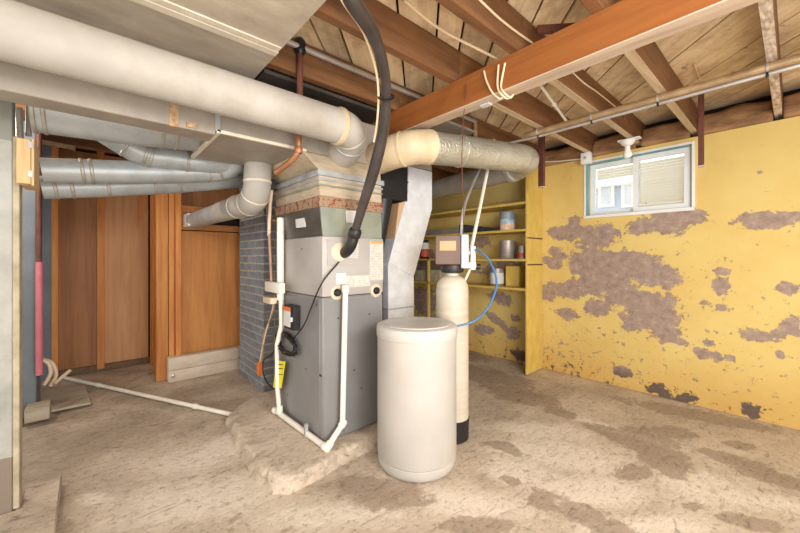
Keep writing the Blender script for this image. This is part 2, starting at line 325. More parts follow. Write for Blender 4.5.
M['warn'] = textlabel('warning_label', (206, 200, 188), (120, 110, 98), sc=170)

# ------------------------------------------------------------------ mesh helpers
OFF = {}
class MB:
    def __init__(s): s.v = []; s.f = []
    def add(s, vs, fs):
        k = len(s.v); s.v += [Vector(p) for p in vs]; s.f += [tuple(i + k for i in f) for f in fs]; return s
    def box(s, x0, x1, y0, y1, z0, z1):
        return s.add([(x0, y0, z0), (x1, y0, z0), (x1, y1, z0), (x0, y1, z0), (x0, y0, z1), (x1, y0, z1), (x1, y1, z1), (x0, y1, z1)],
                     [(3, 2, 1, 0), (4, 5, 6, 7), (0, 1, 5, 4), (1, 2, 6, 5), (2, 3, 7, 6), (3, 0, 4, 7)])
    def hexa(s, bot, top):
        return s.add(list(bot) + list(top), [(3, 2, 1, 0), (4, 5, 6, 7), (0, 1, 5, 4), (1, 2, 6, 5), (2, 3, 7, 6), (3, 0, 4, 7)])
    def prism(s, pts, ext):
        n = len(pts); e = Vector(ext); P = [Vector(p) for p in pts]
        nn = (P[1] - P[0]).cross(P[2] - P[0])
        if nn.dot(e) > 0: P = P[::-1]
        return s.add(P + [p + e for p in P], [tuple(range(n)), tuple(range(2 * n - 1, n - 1, -1))] + [(i, i + n, (i + 1) % n + n, (i + 1) % n) for i in range(n)])
    def bar(s, a, b, w, h, up=(0, 0, 1)):
        a = Vector(a); b = Vector(b); d = (b - a).normalized(); u = Vector(up); sd = d.cross(u).normalized(); u = sd.cross(d)
        q = [(-w / 2, -h / 2), (w / 2, -h / 2), (w / 2, h / 2), (-w / 2, h / 2)]
        return s.hexa([a + sd * i + u * j for i, j in q][::-1], [b + sd * i + u * j for i, j in q][::-1])
    def tube(s, path, r, n=14, caps=True):
        P = [Vector(p) for p in path]; m = len(P)
        R = r if isinstance(r, (list, tuple)) else [r] * m
        T = [(P[min(i + 1, m - 1)] - P[max(i - 1, 0)]).normalized() for i in range(m)]
        u = T[0].orthogonal().normalized(); vs = []; fs = []
        for i in range(m):
            u = (u - T[i] * u.dot(T[i])).normalized(); w_ = T[i].cross(u)
            for k in range(n):
                a = 2 * PI * k / n; vs.append(P[i] + (u * math.cos(a) + w_ * math.sin(a)) * R[i])
        for i in range(m - 1):
            for k in range(n): fs.append((i * n + k, i * n + (k + 1) % n, (i + 1) * n + (k + 1) % n, (i + 1) * n + k))
        if caps: fs.append(tuple(range(n - 1, -1, -1))); fs.append(tuple((m - 1) * n + k for k in range(n)))
        return s.add(vs, fs)
    def lathe(s, c, prof, n=28, axis='z'):
        c = Vector(c); vs = []; fs = []
        for (r, z) in prof:
            for k in range(n):
                a = 2 * PI * k / n; x, y = max(r, 1e-4) * math.cos(a), max(r, 1e-4) * math.sin(a)
                vs.append(c + {'z': Vector((x, y, z)), 'y': Vector((x, -z, y)), 'x': Vector((z, x, y))}[axis])
        for i in range(len(prof) - 1):
            for k in range(n): fs.append((i * n + k, i * n + (k + 1) % n, (i + 1) * n + (k + 1) % n, (i + 1) * n + k))
        fs.append(tuple(range(n - 1, -1, -1))); fs.append(tuple((len(prof) - 1) * n + k for k in range(n)))
        return s.add(vs, fs)
    def build(s, name, m, parent=None, bevel=0.0, smooth=38, origin=None, seg=1):
        if parent is not None: off = OFF[parent.name_full]
        elif origin is not None: off = Vector(origin)
        else:
            xs = [p.x for p in s.v]; ys = [p.y for p in s.v]; zs = [p.z for p in s.v]
            off = Vector(((min(xs) + max(xs)) / 2, (min(ys) + max(ys)) / 2, min(zs)))
        me = bpy.data.meshes.new(name); me.from_pydata([p - off for p in s.v], [], s.f); me.update()
        bm = bmesh.new(); bm.from_mesh(me); bmesh.ops.recalc_face_normals(bm, faces=bm.faces)
        if bevel: bmesh.ops.bevel(bm, geom=list(bm.edges), offset=bevel, segments=seg, affect='EDGES', profile=0.5, clamp_overlap=True)
        bm.to_mesh(me); bm.free()
        if smooth:
            me.polygons.foreach_set('use_smooth', [True] * len(me.polygons)); me.set_sharp_from_angle(angle=math.radians(smooth))
        me.materials.append(M[m] if isinstance(m, str) else m)
        o = bpy.data.objects.new(name, me); C.objects.link(o); OFF[o.name_full] = off
        if parent is not None: o.parent = parent
        else: o.location = off
        return o
def tag(o, label=None, cat=None, group=None, kind=None):
    if label: o['label'] = label
    if cat: o['category'] = cat
    if group: o['group'] = group
    if kind: o['kind'] = kind
    return o
def thing(name, loc, label, cat, group=None):
    o = bpy.data.objects.new(name, None); C.objects.link(o); o.empty_display_size = 0.1
    o.location = loc; OFF[o.name_full] = Vector(loc); return tag(o, label, cat, group)
def share(name, me, parent, loc):
    o = bpy.data.objects.new(name, me); C.objects.link(o); o.parent = parent; o.location = Vector(loc) - OFF[parent.name_full]; return o
def bez(pts, n=8):
    P = [Vector(p) for p in pts]; P = [P[0] * 2 - P[1]] + P + [P[-1] * 2 - P[-2]]; out = []
    for i in range(1, len(P) - 2):
        for k in range(n):
            t = k / n; a, b, c, d = P[i - 1], P[i], P[i + 1], P[i + 2]
            out.append(0.5 * ((2 * b) + (-a + c) * t + (2 * a - 5 * b + 4 * c - d) * t * t + (-a + 3 * b - 3 * c + d) * t ** 3))
    return out + [P[-2]]
def arc(p0, p1, p2, n=8):
    """round a corner at p1 between the points p0 and p2 (quadratic)"""
    a, b, c = Vector(p0), Vector(p1), Vector(p2)
    return [a * (1 - t) ** 2 + b * 2 * t * (1 - t) + c * t * t for t in [i / n for i in range(n + 1)]]
def ring(parent, at, d, r, m='seam', w=0.016, lift=0.005, name='seam_band'):
    d = Vector(d).normalized(); a = Vector(at)
    return MB().tube([a - d * w, a - d * w * .6, a + d * w * .6, a + d * w], [r + .0008, r + lift, r + lift, r + .0008], 24, False).build(name, m, parent)

# ================================================================== STRUCTURE
WX = 3.85                      # yellow wall
JB, JT = 2.32, 2.52            # joist bottom / subfloor underside
# floor
mb = MB(); NX, NY = 210, 250; x0, x1, y0, y1 = -2.6, 3.95, -2.6, 5.3
vs = []; fs = []
for j in range(NY + 1):
    for i in range(NX + 1):
        x = x0 + (x1 - x0) * i / NX; y = y0 + (y1 - y0) * j / NY
        vs.append((x, y, 0.004 * noise.noise((x * 1.7, y * 1.7, 0)) - 0.004))
for j in range(NY):
    for i in range(NX): fs.append((j * (NX + 1) + i, j * (NX + 1) + i + 1, (j + 1) * (NX + 1) + i + 1, (j + 1) * (NX + 1) + i))
fl_o = tag(mb.add(vs, fs).build('floor', 'concrete', origin=(0, 0, 0), smooth=180), kind='structure')
XY = np.array([(p[0], p[1]) for p in vs]); fw = XY[:, 0] * CT + XY[:, 1] * ST; rg = XY[:, 0] * ST - XY[:, 1] * CT
ok = fw > .3; fw = np.where(ok, fw, 1); uu = 400 + FPX * rg / fw; vv = HY + FPX * EYE / fw      # where the stains were sighted from
for nm, spots in (('stain_dark', FLOOR_DARK), ('stain_wet', FLOOR_WET), ('stain_pale', FLOOR_PALE)):
    best = np.zeros(len(vs))
    for (u, v, du, dv, r) in spots:
        c_, s_ = math.cos(r), math.sin(r); x = uu - u; y = vv - v
        best = np.maximum(best, 1.2 - .65 * np.hypot((x * c_ + y * s_) / du, (-x * s_ + y * c_) / dv))
    best = np.where(ok, best, 0); at = fl_o.data.attributes.new(nm, 'FLOAT', 'POINT'); at.data.foreach_set('value', best.astype(np.float32))

# yellow wall with the window opening
WY0, WY1, WZ0, WZ1 = 0.585, 1.435, 1.685, 2.225
mb = MB(); T = 0.24
for (a, b, c, d) in ((-2.6, WY0, 0, 2.28), (WY1, 5.3, 0, 2.28), (WY0, WY1, 0, WZ0), (WY0, WY1, WZ1, 2.28)):
    mb.box(WX + .001, WX + T, a, b, c, d)
def steps(a, b, h): k = max(1, round((b - a) / h)); return [a + (b - a) * i / k for i in range(k)]
gy = steps(-2.6, -.4, .3) + steps(-.4, WY0, .02) + steps(WY0, WY1, .02) + steps(WY1, 4.3, .02) + [4.3, 5.3]
gz = steps(0, WZ0, .02) + steps(WZ0, WZ1, .02) + [WZ1, 2.28]
vs = [(WX, y, z) for z in gz for y in gy]; fs = []; K = len(gy)
for j in range(len(gz) - 1):
    for i in range(K - 1):
        cy, cz = (gy[i] + gy[i + 1]) / 2, (gz[j] + gz[j + 1]) / 2
        if WY0 < cy < WY1 and WZ0 < cz < WZ1: continue
        fs.append((j * K + i, j * K + i + 1, (j + 1) * K + i + 1, (j + 1) * K + i))
mb.add(vs, fs)
wall_r = tag(mb.build('wall_right', 'yellow', origin=(0, 0, 0), smooth=0), 'peeling yellow painted basement wall', kind='structure')
at = wall_r.data.attributes.new('paint_loss', 'FLOAT', 'POINT'); vals = []
SP2 = [(a, b, ra, rb, math.cos(r), math.sin(r)) for (a, b, ra, rb, r) in WALL_SPOTS]
for v in wall_r.data.vertices:
    best = 0.0
    if v.co.x < WX + .0005:
        for (a, b, ra, rb, c_, s_) in SP2:
            dy, dz = v.co.y - a, v.co.z - b
            if abs(dy) > 3 * ra + .1 or abs(dz) > 3 * rb + 3 * ra: continue
            d = math.hypot((dy * c_ + dz * s_) / ra, (-dy * s_ + dz * c_) / rb); best = max(best, 1.35 - .75 * d)
    vals.append(best)
at.data.foreach_set('value', vals)

# ceiling: backing, diagonal subfloor planks, joists
ceil = tag(MB().box(-2.6, 4.1, -2.6, 5.3, JT + 0.03, JT + 0.06).build('ceiling', 'dark', origin=(0, 0, 0)), kind='structure')
def clip(poly, f):
    out = []
    for i in range(len(poly)):
        a, b = poly[i], poly[(i + 1) % len(poly)]; fa, fb = f(a), f(b)
        if fa >= 0: out.append(a)
        if fa * fb < 0:
            t = fa / (fa - fb); out.append((a[0] + (b[0] - a[0]) * t, a[1] + (b[1] - a[1]) * t))
    return out
rp = random.Random(3)
cuts = [-.64, -.41, -.17, .125, .328, .60, .85, 1.08, 1.294, 1.58, 1.79, 2.28, 2.765, 3.05]      # board joints read off the photograph
while cuts[0] > -4.2: cuts.insert(0, cuts[0] - rp.choice((.2, .24, .29)))
while cuts[-1] < 4.6: cuts.append(cuts[-1] + rp.choice((.2, .24, .29)))
for cc, nc in zip(cuts[:-1], cuts[1:]):
    g = 0.009
    poly = [(-2.5, -2.5), (4.0, -2.5), (4.0, 5.2), (-2.5, 5.2)]
    poly = clip(poly, lambda p: (p[0] - p[1]) - (cc + g)); poly = clip(poly, lambda p: (nc - g) - (p[0] - p[1]))
    if len(poly) > 2:
        z = JT + rp.uniform(0, 0.006)
        o = MB().prism([(x, y, z) for x, y in poly], (0, 0, 0.022)).build('subfloor_plank', 'plank', ceil, smooth=0)
JOISTS = [(-1.25, .045), (-0.80, .045), (-0.36, .045), (0.06, .045), (0.545, .05), (0.945, .05), (1.362, .05), (1.915, .05), (2.36, .05), (2.80, .05), (3.25, .05), (3.7, .05), (4.15, .05), (4.6, .05)]
for (y, th) in JOISTS:
    for (xa, xb) in ((-2.5, 1.70), (1.70, 3.98)):
        dy = 0.0
        o = MB().box(xa, xb - .002, y, y + th, JB, JT).build('joist', 'joist', ceil, bevel=.003)
        if xb > 2 and y in (0.06, 0.545, 0.945, 1.362):
            # pale sawn / barky underside
            MB().box(xa, xb - .004, y + .002, y + th - .002, JB - .004, JB + .003).build('joist_edge', 'bark' if y == 0.06 else 'joist_pale', o)

# main beam
bm_ = thing('ceiling_beam', (1.695, 1.0, 2.143), 'long orange timber beam crossing under the brown ceiling joists', 'beam')
MB().box(1.65, 1.695, -2.5, 3.2, 2.146, 2.32).build('beam_ply', 'beam_o', bm_, bevel=.003)
MB().box(1.696, 1.742, -2.5, 3.2, 2.146, 2.32).build('beam_ply', 'beam_o', bm_, bevel=.003)
MB().box(1.651, 1.741, -2.5, 3.2, 2.141, 2.148).build('beam_underside', 'beam_b', bm_)

# far walls: plywood on studs
wb = tag(MB().box(-2.6, 0.62, 5.16, 5.25, 0, JT).build('wall_back', 'dark', origin=(0, 0, 0)), kind='structure')
def bx(u, y): return PY(u, 258, y).x
for k, (ua, ub, m) in enumerate(((57.5, 97, 'ply_dark'), (104, 148, 'ply_lit'))):
    MB().box(bx(ua, 5.14), bx(ub, 5.14), 5.12, 5.16, 0.07, 2.4).build('plywood_panel', m, wb)
for (ua, ub) in ((51.5, 58.5), (97, 104.5)):
    MB().box(bx(ua, 5.08), bx(ub, 5.08), 5.07, 5.16, 0.03, 2.5).build('stud', 'stud', wb, bevel=.003)
MB().box(-2.5, bx(51.5, 5.1), 5.10, 5.16, 0, 2.5).build('painted_board', 'blue_wall', wb)
MB().box(-0.32, 0.55, 5.09, 5.12, 0.0, 0.07).build('bottom_plate', 'brown_wood', wb)
MB().prism([PY(139, 190, 5.11), PY(148, 196, 5.11), PY(136, 231, 5.11)], (0, -.006, 0)).build('plywood_scrap', 'ply', wb)
wr = tag(MB().box(0.60, 3.85, 4.34, 4.42, 0, JT).build('wall_back_near', 'dark', origin=(0, 0, 0)), kind='structure')
# return side between the two plywood walls
MB().box(0.545, 0.60, 4.36, 5.16, 0.0, 2.45).build('side_board', 'ply', wr)
MB().box(0.535, 0.60, 5.00, 5.09, 0.0, 2.45).build('stud', 'stud', wr, bevel=.003)
MB().box(0.515, 0.60, 4.62, 4.66, 0.0, 2.45).build('stud', 'stud', wr, bevel=.003)
MB().box(0.50, 0.60, 4.26, 4.34, 0.0, 2.45).build('stud', 'stud', wr, bevel=.003)
MB().box(0.605, 0.655, 4.25, 4.34, 0.0, 2.45).build('stud', 'ply', wr, bevel=.003)
MB().box(0.66, 0.71, 4.22, 4.34, 0.0, 2.45).build('stud', 'stud', wr, bevel=.003)
def zy(v, y, u=215): return PY(u, v, y).z
MB().box(0.715, 1.42, 4.29, 4.34, 0.20, zy(232, 4.29)).build('plywood_panel', 'ply', wr, bevel=.002)
MB().box(0.715, 1.42, 4.26, 4.34, zy(231, 4.26), zy(225, 4.26)).build('rail', 'stud_x', wr, bevel=.002)
MB().box(0.715, 1.42, 4.26, 4.34, zy(214, 4.26), zy(208, 4.26)).build('rail', 'stud_x', wr, bevel=.002)
MB().box(0.715, 0.79, 4.27, 4.34, zy(225, 4.27), zy(214, 4.27)).build('block', 'stud_x', wr, bevel=.002)
MB().box(0.715, 1.42, 4.30, 4.34, zy(208, 4.3), 2.45).build('plywood_panel', 'ply_dark', wr, bevel=.002)
# painted curb boards under the plywood
cb = thing('curb', (1.0, 4.2, 0), 'whitewashed low curb of two boards below the orange plywood', 'curb')
for (za, zb) in ((0.0, 0.118), (0.121, 0.245)):
    MB().box(0.585, 1.45, 4.14, 4.25, za, zb).build('curb_board', 'curb', cb, bevel=.006, seg=2)
MB().lathe((0.625, 4.14, 0.065), [(.018, 0), (.018, .01), (.006, .014)], 14, 'y').build('bolt', 'steel', cb)

# left partition end and blue column
pl = tag(MB().box(-2.5, -0.275, 2.47, 2.555, 0, 2.3).build('wall_left', 'plaster', origin=(0, 0, 0), bevel=.004), kind='structure')
MB().box(-0.275, -0.252, 2.466, 2.56, 0.052, 1.83).build('edge_strip', 'carton', pl, bevel=.003)
tag(MB().box(-1.6, PY(36.5, 300, 3.9).x, 3.9, 4.2, 0.02, 2.3).build('wall_left_column', 'blue_wall', origin=(0, 0, 0), bevel=.006), kind='structure')

# chimney of painted bricks
ch = thing('brick_chimney', (1.5, 3.6, 0), 'blue-grey painted brick chimney behind the furnace', 'chimney')
CX0, CX1, CY0, CY1 = 1.20, 1.86, 3.26, 3.95
MB().box(CX0 + .004, CX1 - .004, CY0 + .004, CY1 - .004, 0, JB - .002).build('mortar_core', 'mortar', ch)
BL, BH, G = 0.205, 0.064, 0.011
def brick_mesh(lx, ly):
    o = MB().box(-lx / 2, lx / 2, -ly / 2, ly / 2, -BH / 2, BH / 2)
    me = bpy.data.meshes.new('brick'); me.from_pydata(o.v, [], o.f); b = bmesh.new(); b.from_mesh(me); bmesh.ops.recalc_face_normals(b, faces=b.faces)
    bmesh.ops.bevel(b, geom=list(b.edges), offset=.005, segments=1, affect='EDGES'); b.to_mesh(me); b.free(); me.materials.append(M['brick']); return me
bmeshes = {}
def put_brick(cx, cy, cz, lx, ly):
    k = (round(lx, 3), round(ly, 3))
    if k not in bmeshes: bmeshes[k] = brick_mesh(*k)
    share('brick', bmeshes[k], ch, (cx + random.uniform(-.002, .002), cy + random.uniform(-.002, .002), cz))
z = 0.035; row = 0
while z < 2.0:
    st = 0 if row % 2 == 0 else BL / 2 + G / 2
    # face along Y (X = CX0)
    y = CY0 - (0 if st == 0 else 0)
    y = CY0 + (0.10 if row % 2 else 0)
    while y < CY1 - .02:
        e = min(y + BL, CY1); put_brick(CX0 + .05, (y + e) / 2, z, 0.10, e - y); y = e + G
    x = CX0 + (0 if row % 2 else 0.10 + G)
    while x < CX1 - .02:
        e = min(x + BL, CX1); put_brick((x + e) / 2, CY0 + .05, z, e - x, 0.099); x = e + G
    z += BH + G; row += 1

# furnace pad (broken concrete)
pad = MB(); n = 44
outline = [PZ(232, 432, 0), PZ(228, 424, 0), PZ(243, 410, 0), PZ(262, 400, 0), (1.2, 3.1, 0), (1.75, 3.1, 0), (1.95, 1.90, 0), PZ(377, 446, 0), PZ(345, 462, 0), PZ(318, 478, 0), PZ(290, 492, 0), PZ(272, 492, 0), PZ(258, 480, 0), PZ(240, 452, 0)]
pts = []
for i in range(len(outline)):
    a = Vector(outline[i]); b = Vector(outline[(i + 1) % len(outline)]); k = max(2, int((b - a).length / 0.018))
    for j in range(k): pts.append(a.lerp(b, j / k))
cen = Vector((1.35, 2.35, 0)); N = len(pts); vs = []; fs = []
prof = [(1.02, -0.008), (1.005, 0.012), (1.0, 0.03), (.996, .045), (0.99, 0.058), (0.978, 0.07), (.955, .076), (0.90, 0.078), (.85, .078), (0.75, 0.079), (0.6, 0.08), (.4, .08), (0.2, 0.08)]
for j, (s_, zz) in enumerate(prof):
    for i, p in enumerate(pts):
        q = cen + (p - cen) * s_; am = (0, .03, .034, .034, .034, .03, .03, .012, .004, 0, 0, 0, 0)[j]
        n3 = Vector((q.x, q.y, zz * 1.6)); q = q + Vector((noise.noise(n3 * 9) + .6 * noise.noise(n3 * 26), noise.noise(n3 * 9 + Vector((9, 9, 9))) + .6 * noise.noise(n3 * 26 + Vector((5, 5, 5))), 0)) * am
        q.z = zz + (0.010 * noise.noise(Vector((q.x * 30, q.y * 30, zz * 30))) if 1 <= j < 9 else 0.004 * noise.noise(q * 8)); vs.append(q)
for j in range(len(prof) - 1):
    for i in range(N): fs.append((j * N + i, j * N + (i + 1) % N, (j + 1) * N + (i + 1) % N, (j + 1) * N + i))
fs.append(tuple((len(prof) - 1) * N + i for i in range(N)))
tag(pad.add(vs, fs).build('concrete_pad', 'concrete', smooth=60, origin=(0, 0, 0)), 'crumbling raised concrete pad under the grey furnace', 'concrete pad')

# insulation stuffed between joists above the wall
ys = [j[0] for j in JOISTS]
labs = {2: 'brown insulation batt above the wall at far right edge', 3: 'brown insulation batt right of the hanging board above wall', 4: 'brown insulation batt above the window right of the bulb', 5: 'brown insulation batt above the window left of the bulb', 6: 'dark brown insulation batt above wall left of the window'}
for i in range(2, 7):
    ya = JOISTS[i][0] + JOISTS[i][1] + .004; yb = JOISTS[i + 1][0] - .004
    vs = []; fs = []; nx, nz = 14, 6
    for a in range(nx + 1):
        for b in range(nz + 1):
            y = ya + (yb - ya) * a / nx; t = b / nz
            x = 3.80 + 0.05 * t - 0.02 * math.sin(t * PI) + 0.025 * noise.noise((y * 6, t * 2, i)); zz = 2.285 + 0.165 * t + 0.02 * noise.noise((y * 5, 3, i)) * t
            vs.append((x, y, zz))
    for a in range(nx):
        for b in range(nz): fs.append((a * (nz + 1) + b, (a + 1) * (nz + 1) + b, (a + 1) * (nz + 1) + b + 1, a * (nz + 1) + b + 1))
    k = len(vs); vs += [(4.02, p[1], p[2]) for p in vs]; fs += [tuple(q + k for q in f[::-1]) for f in fs]
    e = [a * (nz + 1) for a in range(nx + 1)] + [nx * (nz + 1) + b for b in range(1, nz + 1)] + [a * (nz + 1) + nz for a in range(nx - 1, -1, -1)] + [b for b in range(nz - 1, 0, -1)]
    for q in range(len(e)): fs.append((e[q], e[(q + 1) % len(e)], e[(q + 1) % len(e)] + k, e[q] + k))
    tag(MB().add(vs, fs).build('insulation_batt', 'insul', smooth=180), labs.get(i, 'brown insulation batt tucked between joists above the yellow wall'), 'insulation', 'insulation batts above the wall')
tag(MB().box(3.98, 4.08, -2.5, 5.2, 2.28, JT).build('trim_1', 'dark', origin=(0, 0, 0)), kind='structure')

# ================================================================== WINDOW
wn = tag(MB().box(WX - .012, WX + .05, WY0 - .02, WY0, WZ0 - .02, WZ1 + .02).box(WX - .012, WX + .05, WY1, WY1 + .02, WZ0 - .02, WZ1 + .02).box(WX - .012, WX + .05, WY0, WY1, WZ1, WZ1 + .02).box(WX - .025, WX + .05, WY0 - .02, WY1 + .02, WZ0 - .03, WZ0).build('window_1', 'white', origin=(WX, 1.0, WZ0), bevel=.002), 'small sliding basement window', kind='structure')
MB().box(WX + .01, WX + .06, WY0, WY0 + .006, WZ0, WZ1 - .01).box(WX + .01, WX + .06, WY1 - .010, WY1, WZ0, WZ1 - .01).box(WX + .01, WX + .06, WY0, WY1, WZ1 - .010, WZ1).build('teal_lining', 'teal', wn)
ym = PX(637, 180, WX + .05).y
def sash(ya, yb, xo, w_=.045):
    f = MB().box(xo, xo + .03, ya, yb, WZ0 + .002, WZ0 + w_).box(xo, xo + .03, ya, yb, WZ1 - .055, WZ1 - .012).box(xo, xo + .03, ya, ya + w_, WZ0 + w_, WZ1 - .055).box(xo, xo + .03, yb - w_, yb, WZ0 + w_, WZ1 - .055).build('sash', 'sash', wn, smooth=0)
    MB().box(xo + .013, xo + .017, ya + w_ - .005, yb - w_ + .005, WZ0 + w_ - .005, WZ1 - .05).build('pane', 'glass', f)
    return f
sR = sash(WY0 + .012, ym + .03, WX + .03); sL = sash(ym - .02, WY1 - .018, WX + .065)
# inner frame on the right sash and slatted blind behind the panes
sl = bpy.data.meshes.new('slat'); q = MB().box(0, .022, -.18, .18, 0, .003); q = [Vector((p.x, p.y, p.z + p.x * -.9)) for p in q.v]
def slat_mesh(hw):
    o = MB().box(0, .003, -hw, hw, -.0135, .0135)
    for p in o.v: p.x += p.z * 0.42
    me = bpy.data.meshes.new('slat'); me.from_pydata(o.v, [], o.f); me.materials.append(M['slat']); me.update(); return me
ya, yb = WY0 + .06, ym - .015
me_ = slat_mesh((yb - ya) / 2); z = WZ0 + .06
while z < WZ1 - .07: share('blind_slat', me_, wn, (WX + .085, (ya + yb) / 2, z)); z += .0265
ya2, yb2 = ym + .025, WY1 - .065
me_ = slat_mesh((yb2 - ya2) / 2); z = PX(616, 176, WX + .1).z
while z < WZ1 - .07: share('blind_slat', me_, wn, (WX + .115, (ya2 + yb2) / 2, z)); z += .0265
MB().box(WX + .026, WX + .032, WY0 + .07, ym - .02, WZ0 + .058, WZ0 + .066).build('blind_rail', 'sash', wn)
MB().lathe((WX + .025, PX(645, 203, WX).y, PX(645, 203, WX).z), [(.008, 0), (.008, .01)], 10, 'x').build('latch', 'steel', wn)
# house outside
nh = thing('neighbour_house', (7.5, 3.2, 0), 'pale blue house seen through the left window pane', 'house')
MB().box(7.5, 7.6, -1, 8, -0.5, 2.62).build('siding_wall', 'siding', nh)
MB().box(7.3, 7.7, -1, 8, 2.62, 2.75).build('roof_edge', 'white', nh)
for (ua, ub) in ((599, 615), (622, 636)):
    a = PX(ua, 180, 7.5); b = PX(ub, 180, 7.5); zt = PX((ua + ub) / 2, 183, 7.5).z; zb = PX((ua + ub) / 2, 207, 7.5).z
    f = MB().box(7.44, 7.5, b.y, a.y, zb, zt).build('window', 'white', nh)
    MB().box(7.43, 7.44, b.y + .06, a.y - .06, zb + .05, zt - .06).build('pane', 'nwin', f)

# ================================================================== FURNACE
FX0, FX1, FY0, FY1, FZ0, FZM, FZT = 1.095, 1.578, 1.97, 2.635, 0.082, 1.0, 1.388
fu = thing('furnace', (1.336, 2.3, FZ0), 'grey sheet-metal gas furnace standing on the concrete pad', 'furnace')
low = MB().box(FX0, FX1, FY0, FY1, FZ0, FZM).build('lower_cabinet', 'furn_low', fu, bevel=.006, seg=2)
MB().box(FX0 - .004, FX0 + .002, FY0 + .03, FY1 - .06, FZ0 + .035, FZM - .02).build('side_panel', 'furn_low', fu, bevel=.003)
MB().box(FX0 + .006, FX0 + .15, FY0 - .005, FY0 + .002, FZ0 + .01, FZM - .005).build('front_panel', 'furn_low', fu, bevel=.003)
MB().box(FX0 + .155, FX1 - .004, FY0 - .005, FY0 + .002, FZ0 + .01, FZM - .005).build('front_panel', 'furn_low', fu, bevel=.003)
up = MB().box(FX0 - .003, FX1 + .003, FY0 - .003, FY1 + .003, FZM + .003, FZT).build('coil_cabinet', 'furn_up', fu, bevel=.006, seg=2)
MB().box(FX0, FX1, FY0, FY1, FZM, FZM + .004).build('seam_strip', 'black_metal', fu)
def FP(u, v): return PY(u, v, FY0 - .003)       # on the front face
def SP(u, v): return PX(u, v, FX0 - .003)       # on the side face
def plate(u0, v0, u1, v1, m, name, par, th=.004, d=.0):
    a, b = FP(u0, v0), FP(u1, v1)
    return MB().box(min(a.x, b.x), max(a.x, b.x), FY0 - .003 - th - d, FY0 - .002 - d, min(a.z, b.z), max(a.z, b.z)).build(name, m, par, bevel=.001)
plate(327, 240, 360, 265, 'furn_up', 'access_plate', fu, .005)
plate(349, 240.5, 358, 258.5, 'warn', 'rating_label', fu, .007)
wl = plate(369.5, 241, 383, 280, 'warn', 'warning_label', fu, .003)
plate(370.5, 241.2, 382.5, 244, 'amber', 'label_header', wl, .004)
plate(345.5, 276, 370, 286, 'warn', 'rating_label', fu, .003)
plate(336, 273.5, 345.5, 284, 'paper', 'rating_label', fu, .004)
# drain ports
for (u, v, m2) in ((336.5, 292.5, 'black'), (375.5, 290.5, 'black')):
    p = FP(u, v); pt = MB().lathe((p.x, FY0 - .002, p.z), [(.048, 0), (.046, .012), (.035, .016), (.034, .010), (.02, .008)], 24, 'y').build('drain_port', 'pvc_beige', fu)
    MB().lathe((p.x, FY0 - .01, p.z), [(.026, 0), (.024, .014), (.016, .022)], 18, 'y').build('plug', m2, pt)
p = FP(339, 252); MB().lathe((p.x, FY0 - .002, p.z), [(.062, 0), (.060, .012), (.05, .018), (.03, .02)], 24, 'y').build('hose_collar', 'pvc_beige', fu)
for (u, v) in ((338, 318), (369, 314), (354, 370), (343, 350), (361, 388)):
    p = FP(u, v); MB().lathe((p.x, FY0 - .004, p.z), [(.006, 0), (.006, .003), (.003, .005)], 8, 'y').build('screw', 'black', fu)
for (u, v) in ((302, 249), (317, 305), (295, 357), (306, 369), (320, 375), (288, 395), (330, 376)):
    p = SP(min(u, 321), v); MB().lathe((p.x + .002, p.y, p.z), [(.006, 0), (.006, -.004), (.003, -.006)], 8, 'x').build('screw', 'black', fu)
# side label strip and switch box
a, b = SP(289, 313), SP(283.5, 328)
sw = MB().box(FX0 - .055, FX0, PX(301, 315, FX0).y, PX(291, 315, FX0).y, SP(295, 328).z, SP(295, 304.5).z).build('switch_box', 'black', fu, bevel=.003)
y_a, y_b = PX(301, 315, FX0).y, PX(291, 315, FX0).y
MB().box(FX0 - .057, FX0 - .02, y_b - .002, y_b + .003, SP(290, 327).z, SP(290, 305).z).build('box_side', 'tin', sw)
MB().box(FX0 - .058, FX0 - .0545, y_a + .05, y_b - .004, SP(290, 324).z, SP(290, 309).z).build('box_label', 'paper', sw)
MB().box(FX0 - .060, FX0 - .0545, y_a + .05, y_b - .004, SP(290, 309).z, SP(290, 305).z).build('box_label', 'orange', sw)
MB().box(FX0 - .066, FX0 - .054, y_a + .015, y_a + .03, SP(290, 318).z, SP(290, 314).z).build('switch_lever', 'white', sw)
# plenum
def rect(x0, x1, y0, y1, z): return [(x0, y0, z), (x1, y0, z), (x1, y1, z), (x0, y1, z)]
pln = MB().hexa(rect(FX0 + .004, FX1 - .004, FY0 + .004, FY1 - .004, FZT), rect(FX0 - .02, FX1 - .015, FY0 - .005, FY1 + .01, 1.575)).build('plenum', 'plenum', fu, bevel=.002)
MB().hexa(rect(FX0 - .027, FX1 - .009, FY0 - .012, FY1 + .015, 1.572), rect(FX0 - .031, FX1 - .007, FY0 - .014, FY1 + .018, 1.640)).build('red_tape_band', 'redtape', fu, bevel=.003)
MB().hexa(rect(FX0 - .022, FX1 - .012, FY0 - .006, FY1 + .012, 1.64), rect(FX0 - .032, FX1 - .02, FY0 - .012, FY1 + .02, 1.765)).build('plenum_collar', 'beige_tape', fu, bevel=.003)
for (za, zb, m_, e) in ((1.70, 1.712, 'plenum', .004), (1.765, 1.80, 'galv', .012), (1.735, 1.748, 'galv', .006)):
    MB().box(FX0 - .034 - e, FX1 - .016 + e, FY0 - .013 - e, FY1 + .022 + e, za, zb).build('flange', m_, fu, bevel=.002)
MB().hexa(rect(FX0 - .03, FX1 - .02, FY0 - .01, FY1 + .02, 1.80), rect(FX0 - .12, FX1 - .0, FY0 + .03, FY1 + .02, 1.908)).build('transition', 'beige_tape', fu, bevel=.003)
